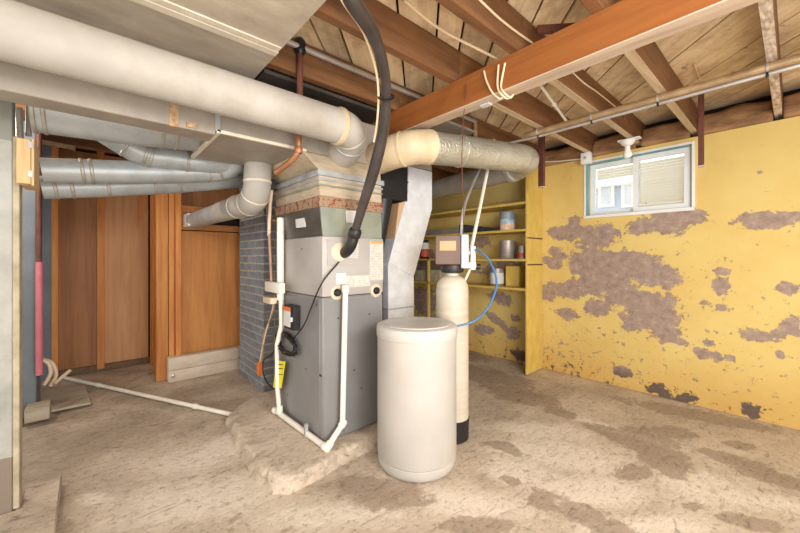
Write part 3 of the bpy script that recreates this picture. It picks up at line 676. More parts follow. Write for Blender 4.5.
MB().prism([(FX0 + .002, FY0 + .006, FZT + .002), (FX0 + .002, FY1 - .006, FZT + .002), (FX0 - .022, FY1 + .006, 1.574), (FX0 - .022, FY0 - .002, 1.574)], (-.003, 0, 0)).build('plenum_shaded_side', 'plenum_shaded', fu)  # thin overlay that carries the painted dark reflection of the left face
# white stickers on plenum
def st(u0, v0, u1, v1, face):
    f = (lambda u, v: PX(u, v, FX0 - .012)) if face == 's' else (lambda u, v: PY(u, v, FY0 - .005))
    MB().prism([f(u0, v0), f(u1, v0 + (-.5 if face == 's' else .5)), f(u1 + .8, v1), f(u0 + .8, v1 + (1 if face == 's' else -.5))], (-.006, 0, 0) if face == 's' else (0, -.006, 0)).build('sticker', 'paper', fu)
st(296, 215, 305, 227, 's'); st(345.5, 210.5, 359, 223, 'f')

# ---- black flue pipe beside furnace
fl = thing('flue_pipe', (1.64, 2.12, .082), 'black metal flue pipe and hood between the furnace and the offset duct', 'pipe')
MB().tube([(1.64, 2.12, 0.082), (1.64, 2.12, 1.30), (1.665, 2.12, 1.46), (1.70, 2.13, 1.70)], [.05, .05, .062, .085], 24).build('pipe', 'black_metal', fl)
MB().box(1.635, 1.895, 2.045, 2.34, 1.70, 2.03).build('draft_hood', 'black_metal', fl, bevel=.004)
MB().box(1.632, 1.898, 2.04, 2.345, 1.845, 1.857).build('hood_seam', 'black_metal', fl)

# ================================================================== DUCTS
# trunk over the furnace
TY0, TY1, TZ0, TZ1 = 2.0, 2.62, 1.91, 2.20
tr = thing('trunk_duct', (1.05, 2.3, TZ0), 'wide grey rectangular trunk duct above the furnace', 'duct')
MB().box(0.50, 1.63, TY0, TY1, TZ0, TZ1).build('duct_body', 'galv_dull', tr, bevel=.003)
MB().box(0.505, 1.0, TY0 - .006, TY0 + .012, TZ0 - .006, TZ0 + .012).build('edge_cleat', 'cleat', tr, bevel=.002)
MB().box(0.495, 0.515, TY0 - .006, TY1, TZ0 - .008, TZ0 + .012).build('edge_cleat', 'cleat', tr, bevel=.002)
MB().box(0.488, 0.512, TY0 - .006, TY0 + .012, TZ0, TZ1).build('edge_cleat', 'galv', tr, bevel=.002)
# flat branch continuing left from the trunk
fb = thing('flat_duct', (-0.2, 2.05, 1.885), 'flat grey rectangular duct under the white round duct at left', 'duct')
MB().box(-1.6, 0.49, 2.0, 2.14, 1.89, 2.14).build('duct_body', 'galv_dull', fb, bevel=.004)
xx = PY(174, 120, 2.0).x
MB().box(xx - .018, xx + .018, 1.996, 2.02, 1.888, 2.13).build('tape_strip', 'tape', fb)
p = PY(191, 133, 2.0); MB().box(p.x - .02, p.x + .02, 1.99, 2.02, 1.90, 1.925).build('tape_patch', 'tape', fb)
# white duct
wd = thing('round_duct', (0.2, 1.774, 1.92), 'large white-wrapped round duct running along the ceiling at left', 'duct')
R_ = .10; DY, DZ = 1.774, 2.021
MB().tube([(-1.6, DY, DZ), (-.6, DY, DZ), (.4, DY, DZ), (1.10, DY, DZ)], R_, 36).build('straight_pipe', 'white_wrap', wd)
el = arc((1.10, DY, DZ), (1.235, DY, DZ - .01), (1.255, DY + .20, DZ - .07), 10) + [Vector((1.255, 2.02, 1.945))]
MB().tube(el, R_ + .002, 32).build('elbow', 'white_wrap', wd)
ring(wd, (1.09, DY, DZ), (1, 0, 0), R_, 'cream_wrap', .018, .009); ring(wd, el[4], el[5] - el[3], R_, 'white_wrap', .012, .007); ring(wd, el[7], el[8] - el[6], R_, 'galv', .012, .007)
# foil duct to the right
fd = thing('round_duct', (2.2, 1.6, 1.9), 'foil-wrapped round duct from the cream elbow towards the yellow wall', 'duct')
A = Vector((1.74, 1.68, 2.012)); B = Vector((2.72, 1.537, 2.09)); r_ = .112
dd = (B - A).normalized()
e1 = arc((1.56, 2.02, 1.97), (1.545, 1.70, 1.99), A, 10)
MB().tube(e1, r_ + .003, 32).build('elbow', 'cream_wrap', fd)
MB().tube([A, A.lerp(B, .3)], r_, 32).build('straight_pipe', 'foil', fd)
MB().tube([A.lerp(B, .3), A.lerp(B, .65), B], r_ + .001, 32).build('foil_sleeve', 'foil', fd)
e2 = arc(B, B + dd * .19, (2.92, 1.76, 2.06), 10)
MB().tube(e2, r_ + .001, 32).build('elbow', 'foil', fd)
MB().tube([(2.92, 1.76, 2.06), (2.92, 2.6, 2.03), (2.92, 4.2, 2.03)], r_ - .012, 28).build('straight_pipe', 'galv_dull', fd)
ring(fd, A, dd, r_, 'cream_wrap', .02, .008); ring(fd, e1[5], e1[6] - e1[4], r_, 'cream_wrap', .012, .008); ring(fd, A.lerp(B, .3), dd, r_, 'foil', .012, .006); ring(fd, e2[9], e2[10] - e2[8], r_ - .01, 'galv_bright', .02, .012)
# lower round ducts at left
def pipe(name, label, pts, r, m='galv', rings=(), grp='galvanized round ducts at left'):
    t = thing(name, (pts[0][0], pts[0][1], pts[0][2] - r), label, 'duct', grp)
    MB().tube(pts, r, 28).build('pipe', m, t)
    for (k, f) in rings:
        a, b = Vector(pts[k]), Vector(pts[k + 1]); ring(t, a.lerp(b, f), b - a, r, 'seam', .009, .005)
    return t
pipe('round_duct', 'wide galvanized round duct tucked under the flat grey duct', [(-.215, 2.45, 1.985), (.12, 2.45, 2.0), (.50, 2.45, 2.035)], .122, 'galv', ((0, .03), (0, .14), (1, .48), (1, .66)))
s2 = [PY(106, 132, 2.78), PY(120, 141, 2.78), PY(136, 151, 2.78), PY(152, 156.5, 2.78), PY(190, 161, 2.78), PY(215, 163, 2.78), PY(262, 165, 2.80)]
pipe('round_duct', 'short galvanized elbow duct below the wide duct, above the two long ducts', s2, .074, 'galv', ((1, .5), (2, .6), (2, .95), (3, .9)))
def uY(u, v, y): return PY(u, v, y)
up_pts = [uY(42, 170.5, 2.85), uY(95, 171.5, 2.85), uY(170, 173, 2.85), uY(214, 172, 2.85)]
q = up_pts[-1]
pipe('round_duct', 'upper of the two long galvanized ducts in front of the plywood', up_pts + [Vector((q.x + .09, 2.80, q.z + .03)), Vector((q.x + .15, 2.72, q.z + .09))], .072, 'galv', ((0, .75), (0, .93), (2, .85), (3, .5)))
lo_pts = [uY(42, 187.5, 3.05), uY(100, 186.5, 3.05), uY(170, 184, 3.05), uY(243, 179, 3.05)]
pipe('round_duct', 'lower of the two long galvanized ducts in front of the plywood', lo_pts + [lo_pts[-1] + Vector((.25, 0, .01))], .07, 'galv', ((0, .22), (0, .5), (1, .1), (1, .75), (2, .1)))
# vent elbow under the trunk to the plywood opening
ve = thing('vent_pipe', (0.9, 2.53, 1.5), 'cream elbow pipe dropping from the trunk and running into the plywood wall', 'duct')
v0, v1 = Vector((.895, 2.53, 1.92)), Vector((.89, 2.53, 1.79))
v2 = Vector((.885, 2.68, 1.655)); v3 = Vector((.845, 3.3, 1.645)); v4 = Vector((.80, 4.05, 1.635))
MB().tube([v0, v1], .092, 30).build('straight_pipe', 'white_wrap', ve)
eb = arc(v1, (.888, 2.53, 1.665), v2, 8); MB().tube(eb, .092, 30).build('elbow', 'white_wrap', ve)
MB().tube([v2, v3], [.09, .083], 30).build('straight_pipe', 'white_wrap', ve)
MB().tube([v3, v4], .08, 30).build('straight_pipe', 'galv', ve)
MB().box(.73, .87, 4.0, 4.26, 1.57, 1.70).build('wall_boot', 'galv_bright', ve, bevel=.003)
ring(ve, v1, (0, 0, 1), .092, 'cleat', .008, .004); ring(ve, eb[4], eb[5] - eb[3], .092, 'cleat', .006, .004); ring(ve, v2, v3 - v2, .090, 'cleat', .006, .004); ring(ve, v2.lerp(v3, .35), v3 - v2, .088, 'cleat', .006, .004)
# return-air sheets on the joists
ra = thing('return_duct', (0, 1.3, 2.29), 'big tan sheet-metal return duct panel under the joists, top left', 'duct')
MB().box(-1.6, .718, 1.775, 2.40, 2.296, 2.316).build('sheet_panel', 'sheet', ra)
MB().box(-1.6, .718, .25, 1.70, 2.296, 2.316).build('sheet_panel', 'sheet', ra)
MB().box(-1.6, .716, 1.735, 1.778, 2.288, 2.300).build('seam_cleat', 'cleat', ra, bevel=.001)
MB().box(-1.6, .712, 1.692, 1.731, 2.290, 2.300).build('seam_cleat', 'cleat', ra, bevel=.001)
tag(MB().box(.735, 1.64, 1.98, 3.2, 2.296, 2.316).build('joist_pan', 'dark_sheet'), 'dark sheet-metal pan under joists above the white duct elbow', 'duct')
tag(MB().box(1.75, 2.42, 1.78, 2.5, 2.300, 2.318).build('joist_pan', 'galv_dull'), 'grey sheet-metal pan under joists behind the beam', 'duct')
# bright offset return drop
od = thing('offset_duct', (1.85, 2.1, 0), 'bright galvanized rectangular duct with a slanted offset beside the furnace', 'duct')
oy0, oy1 = 2.05, 2.23
s0 = [(1.905, 2.02), (2.18, 2.02), (2.18, 1.985), (1.905, 1.985)]
def seg(xa0, xb0, za0, zb0, xa1, xb1, za1, zb1, name, m='galv_bright'):
    MB().hexa([(xa0, oy0, za0), (xb0, oy0, zb0), (xb0, oy1, zb0), (xa0, oy1, za0)], [(xa1, oy0, za1), (xb1, oy0, zb1), (xb1, oy1, zb1), (xa1, oy1, za1)]).build(name, m, od, bevel=.002)
seg(1.697, 1.968, .082, .082, 1.697, 1.968, .855, .855, 'lower_section')
seg(1.697, 1.968, .86, .86, 1.697, 1.968, 1.20, 1.10, 'middle_section')
seg(1.697, 1.968, 1.20, 1.10, 1.905, 2.182, 1.79, 1.67, 'offset_section')
seg(1.905, 2.182, 1.79, 1.67, 1.905, 2.182, 1.985, 1.985, 'upper_section')
seg(1.908, 2.178, 1.99, 1.99, 1.908, 2.178, 2.3, 2.3, 'top_section', 'galv_dull')
MB().prism([PY(393, 250, 2.06), PY(397, 246, 2.06), PY(407.5, 201, 2.06), PY(399, 203, 2.06)], (0, .1, 0)).build('tan_strip', 'tan', od)  # tan strip along the slanted left edge of the duct
MB().box(1.69, 1.975, oy0 - .004, oy1 + .004, .852, .864).build('seam_band', 'galv', od)

# ================================================================== HOSE, PIPES, CABLES
bh = thing('black_hose', (1.26, 1.9, 1.2), 'thick black hose curving from the ceiling down to the furnace', 'hose')
hp = bez([PT(338, -40, 1.28), PT(352, 0, 1.36), PT(374, 36, 1.55), PT(385.5, 80, 1.76), PT(384, 125, 1.93), PT(374, 170, 2.06), PT(362, 208, 2.16), PT(353.5, 237, 2.22)], 8)
MB().tube(hp, [.030 + .004 * math.sin(i * .2) for i in range(len(hp))], 18).build('hose_tube', 'hose', bh)
pe = FP(343, 253)
eb = arc(hp[-1] + Vector((0, 0, .0)), PT(351, 250, 2.22), Vector((pe.x, FY0 - .015, pe.z)), 6)
MB().tube(eb, .036, 16).build('elbow', 'black', bh)
ring(bh, hp[-2], hp[-1] - hp[-2], .034, 'black', .03, .008, 'hose_clamp')
off = ray(385, 100).cross(Vector((0, 0, 1))).normalized()
wp = [p - off * .040 + Vector((0, 0, .0)) for p in hp[:36]]
MB().tube(wp, .006, 8).build('strapped_wire', 'cable', bh)
ring(bh, hp[27], hp[28] - hp[26], .034, 'black', .004, .012, 'zip_tie')

def cable(name, label, pts, r, m, cat='cable', n=8, grp=None, sm=True):
    path = bez(pts, 6) if sm else pts
    return tag(MB().tube(path, r, n).build(name, m), label, cat, grp)
cable('cable', 'cream cable stretched under the ceiling boards to the beam clips', [PZ(404, 0, 2.45), PZ(430, 22, 2.43), PZ(452, 36, 2.42), PZ(480, 50, 2.40), PZ(503, 62, 2.36)], .0075, 'cable')
ylp = lambda u, v: PX(u, v, 1.642)
for k, (pts, lb) in enumerate((
    ([ylp(484, 71), ylp(486.5, 81), ylp(492, 92), PX(499, 98.5, 1.675), PX(502, 98, 1.70)], 'leftmost cream cable loop hanging down the orange beam'),
    ([ylp(498.5, 65), ylp(497.5, 86), ylp(501, 94), PX(507, 98.5, 1.675), PX(510, 97, 1.70)], 'middle cream cable loop hanging down the orange beam'),
    ([ylp(505, 63), ylp(501, 85), ylp(503.5, 92), PX(510, 97.5, 1.675), PX(513, 95, 1.70)], 'rightmost cream cable loop hanging down the orange beam'))):
    cable('cable_loop', lb, pts, .0055, 'cable', grp='cable loops on the beam')
yj = .938
cable('cable', 'cream cable stapled along the joist left of the beam', [PY(472, -8, yj), PY(484, 4, yj), PY(500, 19, yj), PY(518, 33, yj), PY(538, 47, yj), PY(545, 53, yj)], .0055, 'cable')
cable('cable', 'cream cable on the joist right of the beam', [PY(572, 72, yj), PY(584, 83, yj), PY(597, 92, yj), PY(612, 104, yj), PY(618, 109, yj)], .005, 'cable')
cable('cable', 'short brown cable dropping to the bulb holder', [PX(624, 116, 3.3), PX(627, 124, 3.45), PX(625, 133, 3.55)], .006, 'copper')
cable('cable', 'short cream cable hanging on ceiling boards near the conduit', [PZ(694, 64, 2.51), PZ(698, 74, 2.505), PZ(702, 84, 2.51)], .004, 'cable')
tag(MB().bar(PZ(537, 30, 2.42), PZ(592, 27, 2.42), .02, .04).build('bridging_board', 'rust'), 'dark narrow bridging strip between joists above the beam', 'board')
# white pipe across the joist bay
wpz = [PZ(541, 86, 2.40), PZ(567, 122, 2.37)]
t = thing('plastic_pipe', wpz[0], 'translucent white plastic pipe crossing the joist bay behind the beam', 'pipe')
MB().tube(wpz, .011, 12).build('pipe', 'pvc', t); m_ = Vector(wpz[0]).lerp(Vector(wpz[1]), .45); ring(t, m_, Vector(wpz[1]) - Vector(wpz[0]), .011, 'pvc', .02, .006, 'coupling')
# conduits under the joists along the wall
cd = thing('conduit', (2.75, .8, 2.24), 'brown steel conduit strapped under the joists across the right side', 'pipe')
MB().tube([(2.755, -1.6, 2.285), (2.755, 1.52, 2.285)], .023, 16).build('pipe', 'brown_pipe', cd)
for y in (-.28, .08, .57, .97, 1.38):
    ring(cd, (2.755, y + .02, 2.285), (0, 1, 0), .023, 'steel', .006, .003, 'strap'); MB().box(2.75, 2.774, y + .014, y + .026, 2.236, 2.262).build('strap_clip', 'black_metal', cd, bevel=.002)
tag(MB().tube([(2.762, -1.6, 2.251), (2.762, 1.45, 2.251), (2.74, 1.58, 2.25), (2.69, 1.68, 2.235), (2.62, 1.72, 2.22)], .011, 12).build('thin_conduit', 'steel'), 'thin silver conduit running just below the brown conduit', 'pipe')
t = thing('conduit', (1.8, 1.81, 2.41), 'long steel pipe running along a joist and over the orange beam', 'pipe')
MB().tube([(.82, 1.875, 2.455), (2.55, 1.875, 2.455)], .016, 14).build('pipe', 'steel', t)
MB().tube([(2.55, 1.875, 2.46), (2.55, 1.875, 2.32)], .018, 12).build('elbow', 'brown_pipe', t)
# drain with copper below
dp = thing('drain_pipe', (.9, 1.91, 1.85), 'vertical dark pipe turning to copper behind the white duct', 'pipe')
yP = 1.888
MB().tube([PY(300, 46, yP), PY(300, 97, yP)], .018, 14).build('iron_pipe', 'rust', dp)
MB().lathe(PY(300, 46, yP) - Vector((0, 0, .05)), [(.02, 0), (.034, .02), (.034, .07), (.02, .09)], 16).build('fitting', 'black_metal', dp)
cp = [PY(300, 95, yP), PY(298.5, 143, yP)] + arc(PY(298.5, 147, yP), PY(298.5, 155, yP), PY(290, 162, yP + .06), 5)[1:] + [PY(276, 173, 2.06)]
MB().tube(cp, .017, 14).build('copper_pipe', 'copper', dp)
ring(dp, PY(298.5, 150, yP), (0, 0, 1), .018, 'copper', .02, .005, 'coupling')
# stub boards hanging from the ceiling
def hang(u0, u1, v0, v1, x, lb):
    a, b = PX(u0, v0, x), PX(u1, v1, x)
    t = thing('hanging_stub', ((a.x), (a.y + b.y) / 2, b.z), lb, 'post')
    MB().box(x, x + .035, b.y, a.y, b.z, 2.5).build('steel_bar', 'rust', t, bevel=.002)
    MB().box(x - .002, x + .037, b.y - .002, a.y + .002, b.z - .008, b.z).build('end_cap', 'curb', t)
hang(698, 703.5, 100, 165, 3.45, 'dark red steel bar hanging right of the window')
hang(538, 543.5, 100, 186, 3.30, 'dark red steel bar hanging above the shelf end panel')
# junction box + bulb holder
jb = PX(585.5, 158, 3.74)
t = thing('junction_box', jb, 'small white junction box at the upper left window corner', 'electrical box')
MB().box(3.73, 3.80, jb.y - .045, jb.y + .045, jb.z - .055, jb.z + .055).build('box_body', 'white', t, bevel=.005, seg=2)
MB().lathe((3.73, jb.y, jb.z), [(.012, 0), (.012, -.008)], 12, 'x').build('knockout', 'steel', t)
MB().tube([PX(582, 159, 3.77), PX(562, 161, 3.80), PX(545, 162, 3.80)], .006, 8).build('wire', 'pvc', t)
bp = PX(627.5, 145, 3.6)
t = thing('bulb_holder', (bp.x, bp.y, bp.z - .1), 'white porcelain bulb holder with bare bulb above the window', 'lamp')
MB().lathe((bp.x, bp.y, bp.z + .005), [(.055, .035), (.058, .02), (.045, .0), (.024, -.012)], 24).build('porcelain_base', 'white', t)
MB().lathe((bp.x, bp.y, bp.z - .012), [(.020, .0), (.022, -.03), (.034, -.06), (.036, -.078), (.028, -.098), (.008, -.106)], 20).build('bulb', 'bulb', t)
MB().box(bp.x - .03, bp.x + .03, bp.y - .10, bp.y + .07, bp.z + .038, bp.z + .05).build('mount_board', 'white', t)
tag(MB().bar(PX(607, 120, 3.2), PX(623, 132, 3.55), .035, .02).build('wood_strip', 'joist_pale'), 'pale wood strip running to the bulb holder', 'board')

# PVC condensate drain
pv = thing('drain_line', (1.09, 1.93, .08), 'white plastic drain line dropping down the furnace front and along its base', 'pipe')
k0 = FP(343.5, 291.5); yv = FY0 - .055
tp = PY(345.5, 289, yv)
MB().tube([(k0.x, FY0 - .03, k0.z), (tp.x - .0, yv, k0.z)], .016, 14).build('stub', 'pvc', pv)
b1 = PY(342.5, 424, yv); b2 = PY(328, 447, yv - .0)
b2 = Vector((PZ(327, 448, .10).x, PZ(327, 448, .10).y, .10)); b3 = PZ(274, 409.5, .11)
MB().tube([(tp.x, yv, tp.z + .015), (b1.x, b1.y, b1.z)], .018, 16).build('pipe', 'pvc', pv)
MB().tube([b1, b2], .018, 16).build('pipe', 'pvc', pv)
MB().tube([b2, b3], .018, 16).build('pipe', 'pvc', pv)
for (a, d) in ((b1, (b2 - b1)), (b2.lerp(b1, .12), b1 - b2), (b2.lerp(b3, .03), b3 - b2), (b3.lerp(b2, .03), b3 - b2), (Vector((tp.x, yv, tp.z)), (0, 0, 1))):
    ring(pv, a, d, .018, 'pvc', .025, .006, 'fitting')
MB().lathe(b2, [(.001, -.026), (.018, -.018), (.026, 0), (.018, .018), (.001, .026)], 16).build('elbow', 'pvc', pv)
r0 = b3.lerp(b2, .13); rise = PX(278, 300, r0.x - .0)
MB().tube([r0, PX(277.5, 388, r0.x), PX(277, 345, r0.x), PX(281.5, 325, r0.x), PX(281, 300, r0.x)], .017, 14).build('riser', 'pvc', pv)
ring(pv, r0 + Vector((0, 0, .03)), (0, 0, 1), .017, 'pvc', .03, .006, 'fitting')
MB().box(b2.lerp(b3, .32).x - .02, b2.lerp(b3, .32).x + .0, b2.lerp(b3, .32).y - .01, b2.lerp(b3, .32).y + .01, .08, .17).build('pipe_clip', 'steel', pv)
# white vent pipe and pump box behind the furnace corner
xr = 1.06
vp = thing('vent_riser', PX(280, 300, xr), 'thick white vertical pipe at the rear corner of the furnace', 'pipe')
MB().tube([PX(280.5, 300, xr), PX(280.5, 218, xr)], .026, 16).build('pipe', 'pvc', vp)
t = thing('pump_box', PX(277, 296, xr - .03), 'white condensate pump box beside the furnace rear corner', 'pump')
a, b = PX(267, 281, xr - .05), PX(283, 294, xr - .05)
MB().box(xr - .07, xr - .028, b.y + .01, a.y, b.z, a.z).build('housing', 'pvc', t, bevel=.008, seg=2)
a, b = PX(268, 296, xr - .03), PX(276, 304, xr - .03)
MB().box(xr - .07, xr - .02, b.y, a.y, b.z, a.z).build('bracket', 'pvc_beige', t, bevel=.004)
# gas / copper lines
xg = 1.03
cable('copper_line', 'thin pinkish copper line dropping beside the white vertical pipe', [PX(266, 190, xg), PX(268.5, 222, xg), PX(270, 250, xg), PX(271.5, 283, xg)], .011, 'tan_line', 'pipe')
gv = thing('gas_line', PX(275, 232, xg), 'tan gas line with brass valve above the chimney bricks', 'pipe')
MB().tube([PX(273, 180, xg), PX(270, 205, xg), PX(269, 236, xg)], .013, 12).build('pipe', 'pvc_beige', gv)
p = PX(273, 220.5, xg); MB().tube([p, p + Vector((.05, .0, 0))], .013, 12).build('valve_body', 'brass', gv)
MB().tube([p + Vector((.02, 0, .0)), p + Vector((.06, -.05, .005))], .009, 10).build('valve_handle', 'brass', gv)
MB().box(p.x - .03, p.x + .03, p.y - .02, p.y + .05, PX(273, 190, xg).z, PX(273, 180, xg).z).build('shutoff_box', 'black', gv, bevel=.004)
# black cord, coil and yellow tag
xc = FX0 - .035
ck = thing('power_cord', PX(286, 350, xc), 'black cord with a tangled coil hanging on the furnace side', 'cord')
cpth = [PY(339, 262, FY0 - .02), PX(322, 283, xc + .02), PX(311, 308, xc + .01), PX(304, 325, xc), PX(294, 338, xc)]
MB().tube(bez(cpth, 8), .005, 8).build('lead', 'black', ck)
rr = random.Random(5)
for k in range(7):
    c0 = PX(287 + rr.uniform(-1.5, 1.5), 342.5 + rr.uniform(-2, 2), xc); ra_, rb_ = rr.uniform(.13, .18), rr.uniform(.055, .075); ph = rr.uniform(0, 6)
    lp = [c0 + Vector((rr.uniform(-.012, .004) + .01 * math.sin(a * 2 + ph), ra_ * math.cos(a), rb_ * math.sin(a + .2))) for a in [2 * PI * i / 26 for i in range(27)]]
    MB().tube(lp, .0055, 7).build('cord_loop', 'black', ck)
MB().tube(bez([PX(282, 334, xc), PX(276, 343, xc - .01), PX(273, 353, xc - .02), PX(264, 360, xc - .03), PX(263, 372, xc - .03), PX(268, 384, xc - .02), PX(274, 388, xc)], 6), .006, 8).build('lead', 'black', ck)
yt = thing('yellow_tag', PX(281, 388, xc), 'yellow paper tag hanging on the white riser pipe', 'tag')
MB().prism([PX(277, 360.5, xc - .01), PX(285.5, 361.5, xc - .01), PX(281.5, 388, xc - .012), PX(273.5, 387.5, xc - .012)], (-.004, 0, 0)).build('tag_sheet', 'yellow_tag', yt)
for v in (364, 368, 374):
    MB().prism([PX(278.5, v, xc - .015), PX(283, v + .3, xc - .015), PX(283, v + 1, xc - .015), PX(278.5, v + .8, xc - .015)], (-.001, 0, 0)).build('print_line', 'black', yt)
tw = thing('twisted_wires', PX(266, 340, 1.12), 'pair of tan twisted wires with orange connector by the chimney', 'wire')
xt = 1.05
MB().tube(bez([PX(274.5, 296, xt), PX(272, 312, xt), PX(266, 332, xt), PX(262, 350, xt), PX(260, 362, xt)], 6), .006, 8).build('wire', 'cable', tw)
MB().tube(bez([PX(276, 300, xt), PX(271, 318, xt), PX(264, 334, xt), PX(263, 352, xt), PX(261, 362, xt)], 6), .006, 8).build('wire', 'tan_line', tw)
p = PX(260, 362, xt); MB().box(p.x - .02, p.x + .02, p.y - .02, p.y + .02, PX(260, 375, xt).z, p.z).build('connector', 'orange', tw, bevel=.004)

# ================================================================== WATER SOFTENER
bt = thing('brine_tank', (1.51, 1.548, 0), 'large beige round brine tank with lid in front of the furnace', 'tank')
R0 = .242
MB().lathe((1.51, 1.548, 0), [(R0 - .03, .0), (R0 - .018, .006), (R0 - .008, .02), (R0 - .003, .045), (R0 - .003, .066), (R0 - .006, .069), (R0 - .003, .072), (R0, .08), (R0, .785)], 56).build('tank_body', 'tank', bt)
MB().lathe((1.51, 1.548, 0), [(R0 + .004, .78), (R0 + .006, .784), (R0 + .006, .826), (R0 + .002, .842), (R0 - .012, .850), (R0 - .035, .850), (R0 - .05, .846), (.02, .848)], 56).build('lid', 'lid', bt)
c0 = Vector((1.51, 1.548, .850)); dr = (ray(470, 315) * Vector((1, 1, 0))).normalized()
cr = Vector((dr.y, -dr.x, 0)).normalized()
pts = []
for i in range(13):
    a = -0.25 + (PI * .80) * i / 12
    pts.append(c0 + (cr * math.cos(a) * 1.0 - dr * math.sin(a)) * (R0 - .03) * 1.0)
MB().prism([p for p in pts], (0, 0, .006)).build('lid_flap', 'lid', bt)
RX, RY = 1.892, 1.586
rt = thing('resin_tank', (RX, RY, 0), 'tall slim cream water softener tank behind the brine tank', 'water softener')
MB().lathe((RX, RY, 0), [(.10, .0), (.113, .012), (.115, .10), (.118, .13), (.118, .15), (.113, .152)], 36).build('base_boot', 'black', rt)
MB().lathe((RX, RY, 0), [(.108, .05), (.112, .12), (.112, 1.02), (.108, 1.06), (.094, 1.095), (.07, 1.118), (.045, 1.13), (.045, 1.15)], 36).build('tank_body', 'resin', rt)
vh = MB().lathe((RX, RY, 0), [(.05, 1.145), (.075, 1.15), (.082, 1.165), (.078, 1.20), (.06, 1.21)], 24).build('valve_body', 'black', rt)
# control head: box facing the room
d_ = (ray(449, 250) * Vector((1, 1, 0))).normalized(); sd = Vector((d_.y, -d_.x, 0))
hc = Vector((RX, RY, 0)) - d_ * .03
def head_box(s0, s1, f0, f1, z0, z1, nm, m, par=rt, bev=.006):
    b = [hc + sd * s + d_ * f for (s, f) in ((s0, f0), (s1, f0), (s1, f1), (s0, f1))]
    return MB().hexa([(p.x, p.y, z0) for p in b], [(p.x, p.y, z1) for p in b]).build(nm, m, par, bevel=bev)
hb = head_box(-.115, .055, -.06, .07, 1.205, 1.405, 'control_cover', 'valve_brown')
head_box(-.085, .025, -.064, -.058, 1.30, 1.365, 'cover_label', 'tan', hb, .001)
head_box(.057, .11, -.05, .05, 1.18, 1.41, 'bypass_plate', 'valve_grey')
MB().tube([hc + sd * .10 + Vector((0, 0, 1.20)), hc + sd * .16 + Vector((0, 0, 1.20))], .022, 14).build('port', 'pvc', rt)
MB().tube([hc + sd * .14 + Vector((0, 0, 1.17)), hc + sd * .14 + Vector((0, 0, 1.33))], .018, 14).build('port_riser', 'pvc', rt)
MB().tube([hc + sd * .16 + Vector((0, 0, 1.19)), hc + sd * .19 + Vector((0, 0, 1.19))], .02, 12).build('knob', 'black', rt)
MB().tube([hc + sd * .12 + Vector((0, 0, 1.17)), hc + sd * .07 + Vector((0, 0, 1.05)) + d_ * .06, hc - sd * .09 + Vector((0, 0, .88)) + d_ * .1], .008, 8).build('overflow_tube', 'pvc', rt)
ts = 2.42
cable('blue_tube', 'blue plastic tube arching from the softener valve to the brine tank', [PT(471, 250, ts), PT(479, 251, 2.34), PT(489, 260, 2.3), PT(496, 277, 2.26), PT(495, 292, 2.22), PT(487, 309, 2.18), PT(474, 321, 2.14), PT(456, 326.5, 2.14)], .0068, 'blue', 'tube')
cable('supply_pipe', 'grey supply tube rising from the softener to the foil duct', [PT(462, 250, 2.4), PT(461.5, 232, 2.41), PT(464, 208, 2.45), PT(471, 188, 2.75), PT(480, 168, 3.0), PT(492, 140, 3.2)], .011, 'steel', 'pipe')
cable('supply_pipe', 'straight white plastic pipe slanting up behind the foil duct', [PT(470, 254, 2.4), PT(479, 212, 2.7), PT(488, 168, 2.97), PT(494, 140, 3.15)], .0135, 'pvc', 'pipe', sm=False)
cable('hanging_wire', 'thin dark wire hanging from the beam past the foil duct', [PX(466, 84, 1.644), PX(465.5, 98, 1.644), PX(468, 105, 1.70), PT(464, 112, 2.1), PT(462, 150, 2.3), PT(462.5, 185, 2.33), PT(464, 205, 2.36), PT(462, 246, 2.37)], .003, 'rust', 'wire')

# ================================================================== SHELVES
SX0 = 3.50; SYa, SYb = 1.90, 4.2
sh = thing('wall_shelf', (3.68, 3.0, 0), 'yellow painted wall shelving with tall end panel', 'shelves')
MB().box(SX0, WX - .002, SYa, SYa + .022, 0, 2.3).build('end_panel', 'yellow_board', sh, bevel=.003)
for (za) in (1.24, 1.565, 1.86):
    MB().box(SX0 + .004, WX - .002, SYa + .023, SYb, za - .025, za).build('shelf_board', 'yellow_board', sh, bevel=.002)
MB().box(SX0 + .004, WX - .002, SYa + .023, SYb, .895, .92).build('shelf_board', 'yellow_board', sh, bevel=.002)
for z_ in (1.46, 1.17):
    MB().box(SX0 + .004, WX - .01, SYa - .003, SYa, z_, z_ + .014).build('shelf_cleat', 'rust', sh)
MB().box(SX0 + .004, SX0 + .04, 3.36, 3.39, 0, 1.24).build('divider_post', 'yellow_board', sh, bevel=.002)
def can(u0, u1, v_top, z, label, m, bands=(), x=3.66, lid=None, cat='can', name='paint_can'):
    a, b = PX(u0, 258, x), PX(u1, 258, x); r = ((a - b).length) / 2 * 0.78; c_ = (a + b) / 2; h = PX((u0 + u1) / 2, v_top, x).z - z
    t = thing(name, (c_.x, c_.y, z), label, cat)
    MB().lathe((c_.x, c_.y, z), [(r * .97, 0), (r, .004), (r, h - .006), (r * 1.02, h - .004), (r * 1.02, h), (r * .9, h), (r * .88, h - .006)], 28).build('can_body', m, t)
    for (f0, f1, bm2) in bands:
        MB().lathe((c_.x, c_.y, z), [(r + .001, h * f0), (r + .002, h * f0 + .001), (r + .002, h * f1 - .001), (r + .001, h * f1)], 28).build('label_band', bm2, t)
    if lid: MB().lathe((c_.x, c_.y, z), [(r * .9, h), (r * .92, h + .02), (r * .86, h + .028)], 28).build('lid', lid, t)
    return t
can(499, 516, 214.5, 1.565, 'grey plastic jar with blue and orange label on the upper shelf', 'jar', ((.05, .40, 'label_orange'), (.40, .70, 'label_blue')), lid='jar', cat='jar', name='plastic_jar')
